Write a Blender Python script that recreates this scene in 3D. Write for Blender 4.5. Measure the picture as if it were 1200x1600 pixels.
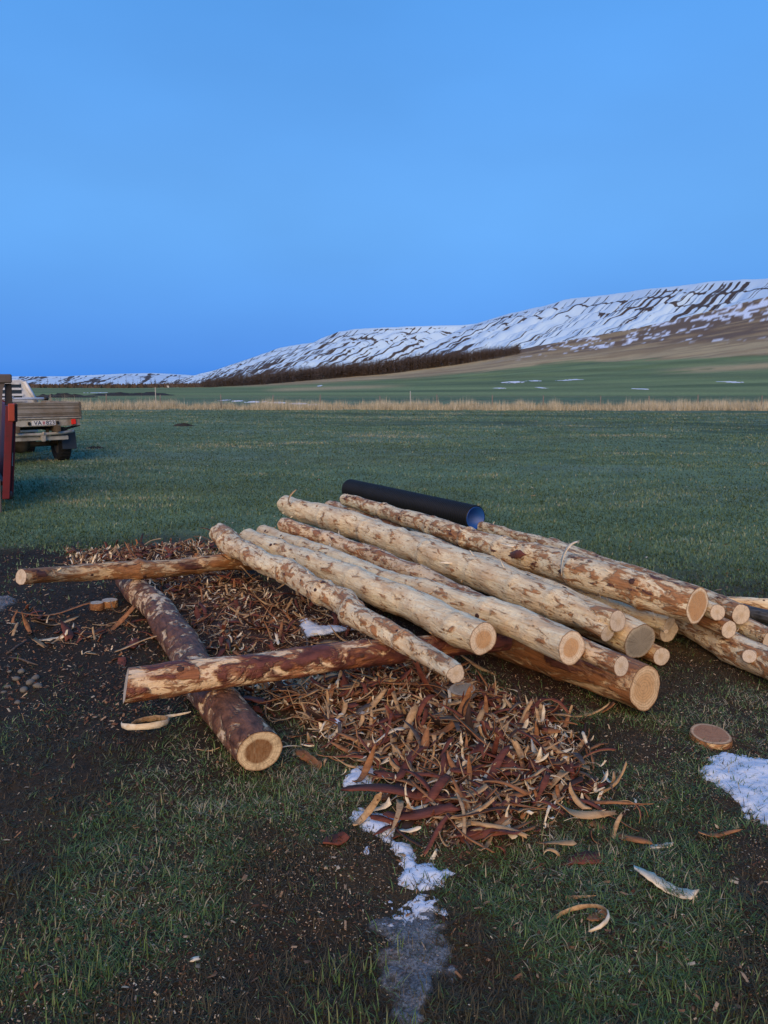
import bpy, bmesh, math, random
import numpy as np
from mathutils import Matrix, Vector, Euler

for o in list(bpy.data.objects):
    bpy.data.objects.remove(o)
SC = bpy.context.scene
COL = SC.collection
R = math.radians

# ------------------------------------------------------------------ camera
FPX, PITCH, HCAM = 1200.0, R(9.3), 1.7
cam_d = bpy.data.cameras.new('camera')
cam = bpy.data.objects.new('camera', cam_d)
COL.objects.link(cam)
cam.location = (0, 0, HCAM)
cam.rotation_euler = (R(90) - PITCH, 0, 0)
cam_d.sensor_fit = 'VERTICAL'
cam_d.sensor_height = 24.0
cam_d.lens = 24.0 * FPX / 1600.0
cam_d.clip_start = 0.05
cam_d.clip_end = 120000
SC.camera = cam
SC.render.resolution_x, SC.render.resolution_y = 768, 1024

# ------------------------------------------------------------------ sky, sun, exposure
SUN_EL, SUN_AZ = R(23), R(187)       # azimuth the light comes from, clockwise from +Y (behind the camera)
world = bpy.data.worlds.new('World')
SC.world = world
world.use_nodes = True
wt = world.node_tree
wt.nodes.clear()
w_out = wt.nodes.new('ShaderNodeOutputWorld')
w_bg = wt.nodes.new('ShaderNodeBackground')
w_sky = wt.nodes.new('ShaderNodeTexSky')
w_sky.sky_type = 'NISHITA'
w_sky.sun_disc = False
w_sky.sun_elevation = R(3)
w_sky.sun_rotation = SUN_AZ
w_dim = wt.nodes.new('ShaderNodeMix'); w_dim.data_type = 'RGBA'; w_dim.blend_type = 'MULTIPLY'
w_dim.inputs[0].default_value = 1.0
w_dim.inputs[7].default_value = (0.10, 0.10, 0.10, 1)
w_tc = wt.nodes.new('ShaderNodeTexCoord')
w_sep = wt.nodes.new('ShaderNodeSeparateXYZ')
w_ramp = wt.nodes.new('ShaderNodeValToRGB')     # even dusk cloud layer by height
cr = w_ramp.color_ramp
cr.interpolation = 'B_SPLINE'
cr.elements[0].position = 0.0; cr.elements[0].color = (0.020, 0.120, 0.410, 1)
cr.elements[1].position = 1.0; cr.elements[1].color = (0.034, 0.140, 0.370, 1)
for p, c in ((0.03, (0.034, 0.145, 0.435)), (0.09, (0.048, 0.174, 0.462)), (0.18, (0.068, 0.212, 0.475)), (0.27, (0.064, 0.200, 0.465)),
             (0.40, (0.050, 0.182, 0.450)), (0.60, (0.040, 0.152, 0.39))):
    e = cr.elements.new(p); e.color = (*c, 1)
w_noi = wt.nodes.new('ShaderNodeTexNoise')
w_noi.inputs['Scale'].default_value = 2.2
w_noi.inputs['Detail'].default_value = 4
w_noi.inputs['Roughness'].default_value = 0.45
w_map = wt.nodes.new('ShaderNodeMapping')
w_map.inputs['Scale'].default_value = (1.0, 1.0, 2.4)
w_map.inputs['Rotation'].default_value = (0.0, 0.35, 0.6)
w_mr = wt.nodes.new('ShaderNodeMapRange')
w_mr.inputs['From Min'].default_value = 0.3; w_mr.inputs['From Max'].default_value = 0.7
w_mr.inputs['To Min'].default_value = 0.93; w_mr.inputs['To Max'].default_value = 1.07
w_mul = wt.nodes.new('ShaderNodeMix'); w_mul.data_type = 'RGBA'; w_mul.blend_type = 'MULTIPLY'
w_mul.inputs[0].default_value = 1.0
w_mix = wt.nodes.new('ShaderNodeMix'); w_mix.data_type = 'RGBA'
w_mix.inputs[0].default_value = 0.96
lk = wt.links.new
lk(w_tc.outputs['Generated'], w_sep.inputs[0])
lk(w_sep.outputs['Z'], w_ramp.inputs[0])
lk(w_tc.outputs['Generated'], w_map.inputs[0])
lk(w_map.outputs[0], w_noi.inputs['Vector'])
lk(w_noi.outputs['Fac'], w_mr.inputs['Value'])
lk(w_ramp.outputs[0], w_mul.inputs[6])
lk(w_mr.outputs[0], w_mul.inputs[7])
lk(w_sky.outputs[0], w_dim.inputs[6])
lk(w_dim.outputs[2], w_mix.inputs[6])
lk(w_mul.outputs[2], w_mix.inputs[7])
lk(w_mix.outputs[2], w_bg.inputs['Color'])
lk(w_bg.outputs[0], w_out.inputs[0])
w_bg.inputs['Strength'].default_value = 1.0

sun_d = bpy.data.lights.new('sun', 'SUN')
sun = bpy.data.objects.new('sun', sun_d)
COL.objects.link(sun)
sun_d.energy = 1.65
sun_d.angle = R(50)
sun_d.color = (1.0, 0.69, 0.38)
sdir = Vector((math.sin(SUN_AZ) * math.cos(SUN_EL), math.cos(SUN_AZ) * math.cos(SUN_EL), math.sin(SUN_EL)))
sun.rotation_euler = sdir.to_track_quat('Z', 'Y').to_euler()
sun.location = (-3, -8, 6)
SC.view_settings.view_transform = 'Standard'
SC.view_settings.look = 'None'
SC.view_settings.gamma = 1.0
SC.view_settings.use_curve_mapping = False
SC.view_settings.exposure = 1.0

# ------------------------------------------------------------------ helpers
RNG = np.random.default_rng(7)
random.seed(7)
CP, SP = math.cos(PITCH), math.sin(PITCH)


def sight(px, py):
    X = (np.asarray(px, float) - 600) / FPX
    Y = -(np.asarray(py, float) - 800) / FPX
    return X, CP + Y * SP, -SP + Y * CP


def on_z(px, py, z=0.0):
    """point of the place at height z that the photograph shows at px, py"""
    a, b, c = sight(px, py)
    t = (z - HCAM) / c
    return np.stack([a * t, b * t, np.zeros_like(t) + z], -1)


def at_depth(px, py, t):
    a, b, c = sight(px, py)
    return np.array([a * t, b * t, HCAM + c * t])


def to_px(x, y, z):
    f = y * CP - (z - HCAM) * SP
    u = y * SP + (z - HCAM) * CP
    f = np.where(f < 1e-3, 1e-3, f)
    return 600 + FPX * x / f, 800 - FPX * u / f


def _h(ix, iy, seed):
    n = (ix.astype(np.int64) * 374761393 + iy.astype(np.int64) * 668265263 + seed * 974711) & 0x7fffffff
    n = ((n ^ (n >> 13)) * 1274126177) & 0x7fffffff
    n = ((n ^ (n >> 16)) * 668265263) & 0x7fffffff
    return ((n ^ (n >> 15)) & 0xffff) / 65535.0


def vn(x, y, seed=0):
    x = np.asarray(x, float); y = np.asarray(y, float)
    x, y = np.broadcast_arrays(x, y)
    ix = np.floor(x); iy = np.floor(y)
    fx = x - ix; fy = y - iy
    fx = fx * fx * (3 - 2 * fx); fy = fy * fy * (3 - 2 * fy)
    a = _h(ix, iy, seed); b = _h(ix + 1, iy, seed); c = _h(ix, iy + 1, seed); d = _h(ix + 1, iy + 1, seed)
    return (a * (1 - fx) + b * fx) * (1 - fy) + (c * (1 - fx) + d * fx) * fy


def fbm(x, y, seed=0, oct=4, gain=0.5):
    s = 0; amp = 1; tot = 0
    for i in range(oct):
        s = s + amp * vn(x * 2 ** i + 17.3 * i, y * 2 ** i - 9.1 * i, seed + i * 31)
        tot += amp; amp *= gain
    return s / tot


def sstep(a, b, x):
    t = np.clip((np.asarray(x, float) - a) / (b - a), 0, 1)
    return t * t * (3 - 2 * t)


def poly_sd(poly, x, y):
    """signed distance, positive inside"""
    poly = np.asarray(poly, float)
    x = np.asarray(x, float); y = np.asarray(y, float)
    d2 = np.full(x.shape, 1e18); ins = np.zeros(x.shape, bool)
    n = len(poly)
    for i in range(n):
        ax, ay = poly[i]; bx, by = poly[(i + 1) % n]
        ex, ey = bx - ax, by - ay
        t = np.clip(((x - ax) * ex + (y - ay) * ey) / (ex * ex + ey * ey + 1e-12), 0, 1)
        d2 = np.minimum(d2, (x - ax - t * ex) ** 2 + (y - ay - t * ey) ** 2)
        c = ((ay > y) != (by > y)) & (x < (bx - ax) * (y - ay) / (by - ay + 1e-12) + ax)
        ins ^= c
    return np.where(ins, 1, -1) * np.sqrt(d2)


def gpoly(pts):
    p = np.array(pts, float)
    return on_z(p[:, 0], p[:, 1])[:, :2]


def fast_mesh(name, V, F):
    """F: (n,k) index array, or list of such arrays"""
    me = bpy.data.meshes.new(name)
    V = np.asarray(V, np.float32)
    Fs = F if isinstance(F, list) else [F]
    Fs = [np.asarray(f, np.int32) for f in Fs if len(f)]
    me.vertices.add(len(V)); me.vertices.foreach_set('co', V.ravel())
    nl = sum(f.size for f in Fs); nf = sum(len(f) for f in Fs)
    me.loops.add(nl); me.polygons.add(nf)
    me.loops.foreach_set('vertex_index', np.concatenate([f.ravel() for f in Fs]))
    tot = np.concatenate([np.full(len(f), f.shape[1], np.int32) for f in Fs])
    me.polygons.foreach_set('loop_start', np.concatenate([[0], np.cumsum(tot)[:-1]]).astype(np.int32))
    me.polygons.foreach_set('loop_total', tot)
    me.update(calc_edges=True)
    return me


def attr_f(me, name, val):
    a = me.attributes.new(name, 'FLOAT', 'POINT')
    a.data.foreach_set('value', np.asarray(val, np.float32).ravel())


def attr_c(me, name, rgb):
    a = me.attributes.new(name, 'FLOAT_COLOR', 'POINT')
    rgb = np.asarray(rgb, np.float32)
    a.data.foreach_set('color', np.c_[rgb, np.ones(len(rgb), np.float32)].ravel())


def obj(name, me, mats=None, parent=None, smooth=False):
    o = bpy.data.objects.new(name, me)
    COL.objects.link(o)
    if mats is not None:
        for m in (mats if isinstance(mats, (list, tuple)) else [mats]):
            me.materials.append(m)
    if parent is not None:
        o.parent = parent
    if smooth:
        me.polygons.foreach_set('use_smooth', np.ones(len(me.polygons), bool))
    return o


def tag(o, label=None, cat=None, group=None, kind=None):
    if label: o['label'] = label
    if cat: o['category'] = cat
    if group: o['group'] = group
    if kind: o['kind'] = kind
    return o


def empty(name, loc, rot=(0, 0, 0)):
    o = bpy.data.objects.new(name, None)
    o.empty_display_size = 0.1
    COL.objects.link(o)
    o.location = loc; o.rotation_euler = rot
    return o


def copy_tree(o, parent=None):
    c = o.copy(); COL.objects.link(c); c.parent = parent
    for ch in o.children:
        copy_tree(ch, c)
    return c


def grid_faces(nu, nv, wrap=False):
    i = np.arange(nu - 1)[:, None]; j = np.arange(nv if wrap else nv - 1)[None, :]
    j2 = (j + 1) % nv
    return np.stack([i * nv + j, i * nv + j2, (i + 1) * nv + j2, (i + 1) * nv + j], -1).reshape(-1, 4)


def bm_obj(name, bm, mat, parent=None, smooth=False):
    me = bpy.data.meshes.new(name)
    bmesh.ops.recalc_face_normals(bm, faces=bm.faces)
    bm.to_mesh(me); bm.free()
    return obj(name, me, mat, parent, smooth)


def box(name, c, s, mat, parent=None, bev=0.008, rot=None):
    bm = bmesh.new()
    bmesh.ops.create_cube(bm, size=1.0)
    for v in bm.verts:
        v.co = Vector((v.co.x * s[0], v.co.y * s[1], v.co.z * s[2]))
    if bev:
        bmesh.ops.bevel(bm, geom=list(bm.edges), offset=min(bev, min(s) * 0.4), segments=2, affect='EDGES')
    M = Matrix.Translation(Vector(c))
    if rot: M = M @ Euler(rot).to_matrix().to_4x4()
    bmesh.ops.transform(bm, matrix=M, verts=bm.verts)
    return bm_obj(name, bm, mat, parent)


def prism(name, poly, y0, y1, mat, parent=None, bev=0.006):
    """poly in x,z extruded along y"""
    bm = bmesh.new()
    a = [bm.verts.new((p[0], y0, p[1])) for p in poly]
    b = [bm.verts.new((p[0], y1, p[1])) for p in poly]
    n = len(poly)
    bm.faces.new(a); bm.faces.new(list(reversed(b)))
    for i in range(n):
        bm.faces.new((a[i], a[(i + 1) % n], b[(i + 1) % n], b[i]))
    if bev:
        bmesh.ops.bevel(bm, geom=list(bm.edges), offset=bev, segments=1, affect='EDGES')
    return bm_obj(name, bm, mat, parent)


def tube_mesh(name, pts, rad, seg=12, caps=True):
    pts = np.asarray(pts, float); rad = np.broadcast_to(np.asarray(rad, float), (len(pts),))
    T = np.gradient(pts, axis=0); T /= np.linalg.norm(T, axis=1)[:, None]
    up = np.array([0, 0, 1.0]) if abs(T[0][2]) < 0.9 else np.array([1.0, 0, 0])
    V = []
    n = np.cross(up, T[0]); n /= np.linalg.norm(n)
    for p, t, r in zip(pts, T, rad):
        n = n - t * np.dot(n, t); n /= np.linalg.norm(n)
        b = np.cross(t, n)
        a = np.linspace(0, 2 * np.pi, seg, endpoint=False)
        V.append(p + r * (np.cos(a)[:, None] * n + np.sin(a)[:, None] * b))
    V = np.concatenate(V)
    F = [grid_faces(len(pts), seg, True)]
    if caps:
        F.append(np.arange(seg)[::-1][None]); F.append((np.arange(seg) + (len(pts) - 1) * seg)[None])
    return fast_mesh(name, V, F)


def lathe_x(name, prof, mat, parent=None, seg=40, loc=(0, 0, 0), smooth=True):
    """closed profile of (x, r) turned about X"""
    prof = np.asarray(prof, float); k = len(prof)
    a = np.linspace(0, 2 * np.pi, seg, endpoint=False)
    V = np.stack([np.repeat(prof[None, :, 0], seg, 0), prof[None, :, 1] * np.cos(a)[:, None], prof[None, :, 1] * np.sin(a)[:, None]], -1)
    V = V.reshape(-1, 3) + np.array(loc)
    i = np.arange(seg)[:, None]; j = np.arange(k)[None]; i2 = (i + 1) % seg; j2 = (j + 1) % k
    F = np.stack([i * k + j, i * k + j2, i2 * k + j2, i2 * k + j], -1).reshape(-1, 4)
    return obj(name, fast_mesh(name, V, F), mat, parent, smooth)


# ------------------------------------------------------------------ materials
class NT:
    def __init__(s, name):
        s.m = bpy.data.materials.new(name); s.m.use_nodes = True
        s.t = s.m.node_tree; s.t.nodes.clear()
        s.out = s.t.nodes.new('ShaderNodeOutputMaterial')
        s.b = s.t.nodes.new('ShaderNodeBsdfPrincipled')
        s.t.links.new(s.b.outputs[0], s.out.inputs[0])
        s.b.inputs['Roughness'].default_value = 0.8
        s.b.inputs['Specular IOR Level'].default_value = 0.25

    def n(s, typ, **kw):
        nd = s.t.nodes.new(typ)
        for k, v in kw.items():
            if k.startswith('_'):
                setattr(nd, k[1:], v)
            else:
                s.put(nd.inputs[k.replace('__', ' ')], v)
        return nd

    def put(s, sock, v):
        if isinstance(v, bpy.types.NodeSocket):
            s.t.links.new(v, sock)
        else:
            if isinstance(v, (tuple, list)) and len(v) == 3 and sock.type == 'RGBA': v = (*v, 1)
            sock.default_value = v

    def coord(s, which='Object', scale=(1, 1, 1), rnd=False):
        c = s.n('ShaderNodeTexCoord').outputs[which]
        if rnd:
            oi = s.n('ShaderNodeObjectInfo').outputs['Random']
            k = s.n('ShaderNodeMath', _operation='MULTIPLY'); s.put(k.inputs[0], oi); k.inputs[1].default_value = 57.0
            ad = s.n('ShaderNodeVectorMath', _operation='ADD'); s.put(ad.inputs[0], c); s.put(ad.inputs[1], k.outputs[0])
            c = ad.outputs[0]
        mp = s.n('ShaderNodeMapping'); s.put(mp.inputs['Vector'], c); mp.inputs['Scale'].default_value = scale
        return mp.outputs[0]

    def noise(s, vec, scale, detail=4, rough=0.55, dist=0.0):
        nd = s.n('ShaderNodeTexNoise'); s.put(nd.inputs['Vector'], vec)
        nd.inputs['Scale'].default_value = scale; nd.inputs['Detail'].default_value = detail
        nd.inputs['Roughness'].default_value = rough; nd.inputs['Distortion'].default_value = dist
        return nd.outputs['Fac']

    def ramp(s, fac, stops, interp='LINEAR'):
        r = s.n('ShaderNodeValToRGB'); s.put(r.inputs[0], fac)
        el = r.color_ramp.elements; r.color_ramp.interpolation = interp
        while len(el) < len(stops): el.new(0.5)
        for e, (p, c) in zip(el, stops):
            e.position = p
            e.color = (c, c, c, 1) if isinstance(c, (int, float)) else (*c, 1)
        return r.outputs[0]

    def mix(s, fac, a, b, mode='MIX'):
        m = s.n('ShaderNodeMix', _data_type='RGBA', _blend_type=mode)
        s.put(m.inputs[0], fac); s.put(m.inputs[6], a); s.put(m.inputs[7], b)
        return m.outputs[2]

    def math(s, op, a, b=0.0):
        m = s.n('ShaderNodeMath', _operation=op); s.put(m.inputs[0], a); s.put(m.inputs[1], b)
        return m.outputs[0]

    def attr(s, name, out='Fac'):
        a = s.n('ShaderNodeAttribute'); a.attribute_name = name
        return a.outputs[out]

    def bump(s, h, strength=0.4, dist=0.01):
        b = s.n('ShaderNodeBump'); s.put(b.inputs['Height'], h)
        b.inputs['Strength'].default_value = strength; b.inputs['Distance'].default_value = dist
        s.put(s.b.inputs['Normal'], b.outputs[0])

    def col(s, c): s.put(s.b.inputs['Base Color'], c)


def m_plain(name, c, rough=0.6, metal=0.0, var=0.18, scale=9.0, dirt=None, dirt_amt=0.5, spec=0.3):
    t = NT(name)
    v = t.coord('Object')
    n = t.noise(v, scale, 5)
    lo = tuple(x * (1 - var) for x in c); hi = tuple(min(1, x * (1 + var)) for x in c)
    k = t.ramp(n, [(0.3, lo), (0.7, hi)])
    if dirt:
        d = t.noise(v, scale * 0.6, 6, 0.65)
        k = t.mix(t.ramp(d, [(0.62 - dirt_amt * 0.3, 0.0), (0.78 - dirt_amt * 0.2, 1.0)]), k, dirt)
    t.col(k)
    t.b.inputs['Roughness'].default_value = rough; t.b.inputs['Metallic'].default_value = metal
    t.b.inputs['Specular IOR Level'].default_value = spec
    t.bump(n, 0.15, 0.004)
    return t.m


def m_log(name, bark=0.3, dark=0.15, cream=(0.91, 0.77, 0.49), tan=(0.72, 0.50, 0.26), orange=(0.42, 0.19, 0.070),
          deep=(0.080, 0.030, 0.020), sx=6.5, sy=21.0):
    """debarked wood: scalloped knife facets, left-over inner bark in orange, outer bark in dark red"""
    t = NT(name)
    v = t.coord('Object', rnd=True)

    def mapped(a, b):
        mp = t.n('ShaderNodeMapping'); t.put(mp.inputs['Vector'], v); mp.inputs['Scale'].default_value = (a, b, b)
        return mp.outputs[0]
    patch = t.noise(mapped(sx, sy), 1.0, 5, 0.60, 0.5)
    patchs = t.noise(mapped(sx * 2.2, sy * 2.8), 1.0, 4, 0.6, 0.35)
    patch2 = t.noise(mapped(sx * 0.6, sy * 0.6), 1.0, 4, 0.6, 0.5)
    zone = t.noise(mapped(1.3, 3.0), 1.0, 2, 0.5)
    streak = t.noise(mapped(4, 75), 1.0, 4, 0.6, 0.3)
    fine_ = t.noise(mapped(14, 150), 1.0, 3, 0.65)
    nick = t.noise(mapped(34, 60), 1.0, 3, 0.6, 0.4)
    vor = t.n('ShaderNodeTexVoronoi', _feature='F1'); t.put(vor.inputs['Vector'], mapped(4.5, 20)); vor.inputs['Scale'].default_value = 1.0
    facet = vor.outputs['Distance']
    fcol = t.n('ShaderNodeSeparateColor'); t.put(fcol.inputs[0], vor.outputs['Color'])
    base = t.mix(t.ramp(streak, [(0.42, 0.0), (0.72, 0.9)]), cream, tan)
    base = t.mix(t.ramp(fcol.outputs[0], [(0.5, 0.0), (0.95, 0.45)]), base, tan)
    base = t.mix(t.ramp(facet, [(0.5, 0.0), (0.8, 0.4)]), base, orange)
    base = t.mix(t.ramp(fine_, [(0.55, 0.0), (0.72, 0.6)]), base, tuple(x * 0.7 for x in tan))
    base = t.mix(t.ramp(nick, [(0.62, 0.0), (0.70, 0.8)]), base, tuple(x * 0.9 for x in orange))
    zz = t.math('MULTIPLY', t.math('SUBTRACT', zone, 0.5), 0.30)
    pz = t.math('ADD', patch, zz)
    th = 0.70 - bark * 0.42
    m1 = t.ramp(pz, [(th - 0.02, 0.0), (th + 0.05, 1.0)])
    half = t.ramp(pz, [(th - 0.10, 0.0), (th, 0.55)])
    ms = t.ramp(t.math('ADD', patchs, t.math('MULTIPLY', zz, 0.7)), [(th + 0.04, 0.0), (th + 0.09, 0.85)])
    ocol = t.mix(t.ramp(streak, [(0.3, 0.0), (0.7, 1.0)]), tuple(x * 1.35 for x in orange), tuple(x * 0.55 for x in orange))
    c = t.mix(half, base, tan)
    c = t.mix(ms, c, ocol)
    c = t.mix(m1, c, ocol)
    th2 = 0.72 - dark * 0.42
    m2 = t.ramp(t.math('ADD', patch2, t.math('MULTIPLY', t.math('SUBTRACT', patchs, 0.5), 0.25)), [(th2 - 0.02, 0.0), (th2 + 0.04, 1.0)])
    m2 = t.math('MULTIPLY', m2, t.ramp(pz, [(th - 0.04, 0.0), (th + 0.06, 1.0)]))
    dcol = t.mix(t.ramp(patchs, [(0.35, 0.0), (0.65, 1.0)]), tuple(x * 0.6 for x in deep), tuple(x * 1.9 for x in deep))
    c = t.mix(m2, c, dcol)
    t.col(c)
    t.b.inputs['Roughness'].default_value = 0.6
    t.b.inputs['Specular IOR Level'].default_value = 0.3
    hgt = t.math('ADD', t.math('MULTIPLY', m1, 0.6), t.math('ADD', t.math('MULTIPLY', streak, 0.5), t.math('MULTIPLY', facet, 0.8)))
    hgt = t.math('ADD', hgt, t.math('MULTIPLY', m2, 0.5))
    hgt = t.math('ADD', hgt, t.math('MULTIPLY', patchs, 0.9))
    hgt = t.math('ADD', hgt, t.math('MULTIPLY', nick, 0.5))
    t.bump(hgt, 1.0, 0.010)
    return t.m


def m_cut(name, heart=0.6, sap=(0.78, 0.64, 0.45), core=(0.50, 0.29, 0.13), ring=0.5, freq=45.0, soft=0.10):
    t = NT(name)
    rr = t.attr('rr'); rad = t.attr('rad'); rpi = t.attr('rp')
    v = t.coord('Object', rnd=True)
    n1 = t.noise(v, 11, 4, 0.6)
    n2 = t.noise(v, 70, 4, 0.6)
    w = t.math('ADD', rpi, t.math('MULTIPLY', t.math('SUBTRACT', n1, 0.5), 0.30))
    base = t.ramp(w, [(heart - soft, core), (heart + soft * 0.5, sap)])
    ph = t.math('SINE', t.math('MULTIPLY', t.math('MULTIPLY', w, rad), freq * 10))
    ringf = t.math('MULTIPLY', t.ramp(ph, [(0.2, 0.0), (1.0, ring)]), t.ramp(n2, [(0.3, 0.4), (0.6, 1.0)]))
    base = t.mix(ringf, base, tuple(x * 0.6 for x in core))
    base = t.mix(t.ramp(rpi, [(0.0, 0.6), (0.07, 0.0)]), base, tuple(x * 0.4 for x in core))
    st = t.n('ShaderNodeMapping'); t.put(st.inputs['Vector'], v); st.inputs['Scale'].default_value = (10, 130, 34)
    saw = t.noise(st.outputs[0], 1.0, 3, 0.6)
    base = t.mix(t.ramp(saw, [(0.40, 0.0), (0.8, 0.5)]), base, tuple(x * 0.6 for x in sap))
    base = t.mix(t.ramp(n2, [(0.50, 0.0), (0.8, 0.55)]), base, core)
    an = t.math('ARCTAN2', t.attr('pv'), t.attr('pu'))
    cv = t.n('ShaderNodeCombineXYZ'); t.put(cv.inputs[0], t.math('MULTIPLY', an, 2.2)); t.put(cv.inputs[1], t.math('MULTIPLY', t.n('ShaderNodeObjectInfo').outputs['Random'], 91.0))
    cn = t.noise(cv.outputs[0], 1.0, 3, 0.6)
    ck = t.ramp(t.math('ABSOLUTE', t.math('SUBTRACT', cn, 0.5)), [(0.004, 1.0), (0.014, 0.0)])
    ck = t.math('MULTIPLY', ck, t.ramp(t.math('ADD', rpi, t.math('MULTIPLY', n1, 0.6)), [(0.35, 0.0), (0.55, 0.28)]))
    base = t.mix(ck, base, (0.05, 0.028, 0.015))
    dirt = t.noise(v, 22, 5, 0.7, 0.6)
    base = t.mix(t.ramp(dirt, [(0.52, 0.0), (0.75, 0.55)]), base, tuple(x * 0.45 for x in core))
    base = t.mix(t.ramp(t.math('ADD', rr, t.math('MULTIPLY', n2, 0.06)), [(0.965, 0.0), (1.0, 0.65)]), base, (0.24, 0.11, 0.05))
    t.col(base)
    t.b.inputs['Roughness'].default_value = 0.75
    t.bump(t.math('ADD', saw, n2), 0.5, 0.004)
    return t.m


def m_bark(name, a, b, rough=0.75):
    t = NT(name)
    v = t.coord('Object', rnd=True)
    mp = t.n('ShaderNodeMapping'); t.put(mp.inputs['Vector'], v); mp.inputs['Scale'].default_value = (7, 60, 60)
    n = t.noise(mp.outputs[0], 1.0, 4, 0.6, 0.4)
    n2 = t.noise(v, 25, 3)
    c = t.mix(t.ramp(n, [(0.35, 0.0), (0.7, 1.0)]), a, b)
    c = t.mix(t.ramp(n2, [(0.55, 0.0), (0.8, 0.5)]), c, tuple(x * 0.45 for x in b))
    t.col(c); t.b.inputs['Roughness'].default_value = rough
    t.bump(n, 0.5, 0.004)
    return t.m

# ------------------------------------------------------------------ ground shape
LIT_A = gpoly([(95, 864), (320, 850), (400, 905), (520, 955), (570, 985), (650, 1005), (560, 1022), (420, 1035), (300, 1030), (262, 965), (222, 910), (100, 900)])
LIT_L = gpoly([(20, 935), (110, 965), (235, 958), (258, 1000), (290, 1040), (170, 1030), (60, 1012), (20, 985)])
LIT_B = gpoly([(330, 1082), (450, 1072), (620, 1035), (700, 1045), (750, 1072), (810, 1092), (872, 1125), (905, 1160), (930, 1210), (978, 1262), (905, 1282),
               (850, 1310), (790, 1340), (690, 1345), (615, 1300), (600, 1262), (600, 1225), (560, 1195), (505, 1185), (470, 1150), (400, 1105)])
MUD_L = gpoly([(-250, 845), (110, 860), (260, 850), (330, 850), (300, 930), (330, 1080), (200, 1140), (60, 1100), (-250, 1120)])
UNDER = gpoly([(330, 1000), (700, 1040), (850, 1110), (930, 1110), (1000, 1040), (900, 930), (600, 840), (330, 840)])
SLUSH = gpoly([(585, 1445), (615, 1420), (690, 1428), (708, 1480), (698, 1550), (655, 1610), (598, 1605), (592, 1520)])


def litter_mask(x, y):
    a = sstep(-0.05, 0.30, poly_sd(LIT_A, x, y) + 0.25 * (fbm(x * 2, y * 2, 5) - 0.5))
    b = sstep(-0.03, 0.22, poly_sd(LIT_B, x, y) + 0.16 * (fbm(x * 4, y * 4, 6) - 0.5))
    return a, b


SKY_X = [-400, 200, 300, 420, 520, 620, 720, 820, 900, 1000, 1100, 1200, 1350, 1800]
SKY_Y = [603, 603, 600, 594, 588, 579, 566, 545, 531, 515, 495, 475, 455, 430]      # crest of the near hillside
DTOP = 1500.0


def ground_z(x, y):
    """height of the land; near field almost flat, hillside rising to the right"""
    x = np.asarray(x, float); y = np.asarray(y, float)
    d = np.hypot(x, y)
    z = 0.035 * (fbm(x * 0.35, y * 0.35, 1, 3) - 0.5) * sstep(60, 5, d) + 0.02 * (fbm(x * 2.2, y * 2.2, 2, 3) - 0.5) * sstep(40, 8, d)
    near = sstep(14, 6, d)
    z = z + near * 0.034 * (fbm(x * 7, y * 7, 3, 3) - 0.5) + near * .012 * (fbm(x * 24, y * 24, 4, 2) - .5)
    if np.any(d < 12):
        a, b = litter_mask(x, y)
        z = z + 0.02 * a + 0.035 * b
    z = z + 0.25 * (fbm(x * 0.03, y * 0.03, 8, 3) - 0.5) * sstep(15, 50, d) * sstep(400, 60, d)
    u = 600 + FPX * x / np.maximum(y * CP, 1e-3) * 1.0
    u = np.where(y > 1, u, np.where(x > 0, 1800, -400))
    sy = np.interp(u, SKY_X, SKY_Y)
    ang = np.arctan((800 - sy) / FPX) - PITCH
    top = np.maximum(0, DTOP * np.tan(ang) + HCAM)
    k = np.clip((d - 75) / (DTOP - 75), 0, 1)
    rise = top * k ** 1.9
    past = np.clip((d - DTOP) / 1200, 0, 1)
    rise = rise * (1 - 0.65 * past * past * (3 - 2 * past)) * (1 - np.clip((d - 3500) / 3000, 0, 1))
    bumpy = (fbm(x * 0.012, y * 0.02, 11, 4) - 0.5) * 5.0 * sstep(120, 700, d) * sstep(0, 25, top)
    bumpy = bumpy * sstep(1600, 1200, d) + (fbm(x * 0.05, y * 0.08, 12, 3) - 0.5) * 0.9 * sstep(100, 300, d) * sstep(2500, 1500, d)
    return z + rise + bumpy * sstep(0, 12, top + 3)


def gz(x, y): return float(ground_z(np.array([x]), np.array([y]))[0])


fine = np.radians(np.linspace(-36, 36, 560))
coarse = np.radians(np.linspace(36, 324, 62)[1:-1])
az = np.concatenate([fine, coarse])
rings = [0.35]
while rings[-1] < 45000:
    r = rings[-1]
    rings.append(r * (1.022 if r < 12 else 1.024 if r < 2500 else 1.10))
rings = np.array(rings)
AZ, RG = np.meshgrid(az, rings)
GX, GY = (RG * np.sin(AZ)).ravel(), (RG * np.cos(AZ)).ravel()
GZ = ground_z(GX, GY)
nA, nR = len(az), len(rings)
gv = np.c_[GX, GY, GZ]
gf = grid_faces(nR, nA, True)
c0 = len(gv)
gv = np.r_[gv, [[0, 0, GZ[:nA].mean()]]]
jj = np.arange(nA)
gtri = np.stack([np.full(nA, c0), (jj + 1) % nA, jj], -1)
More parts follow.
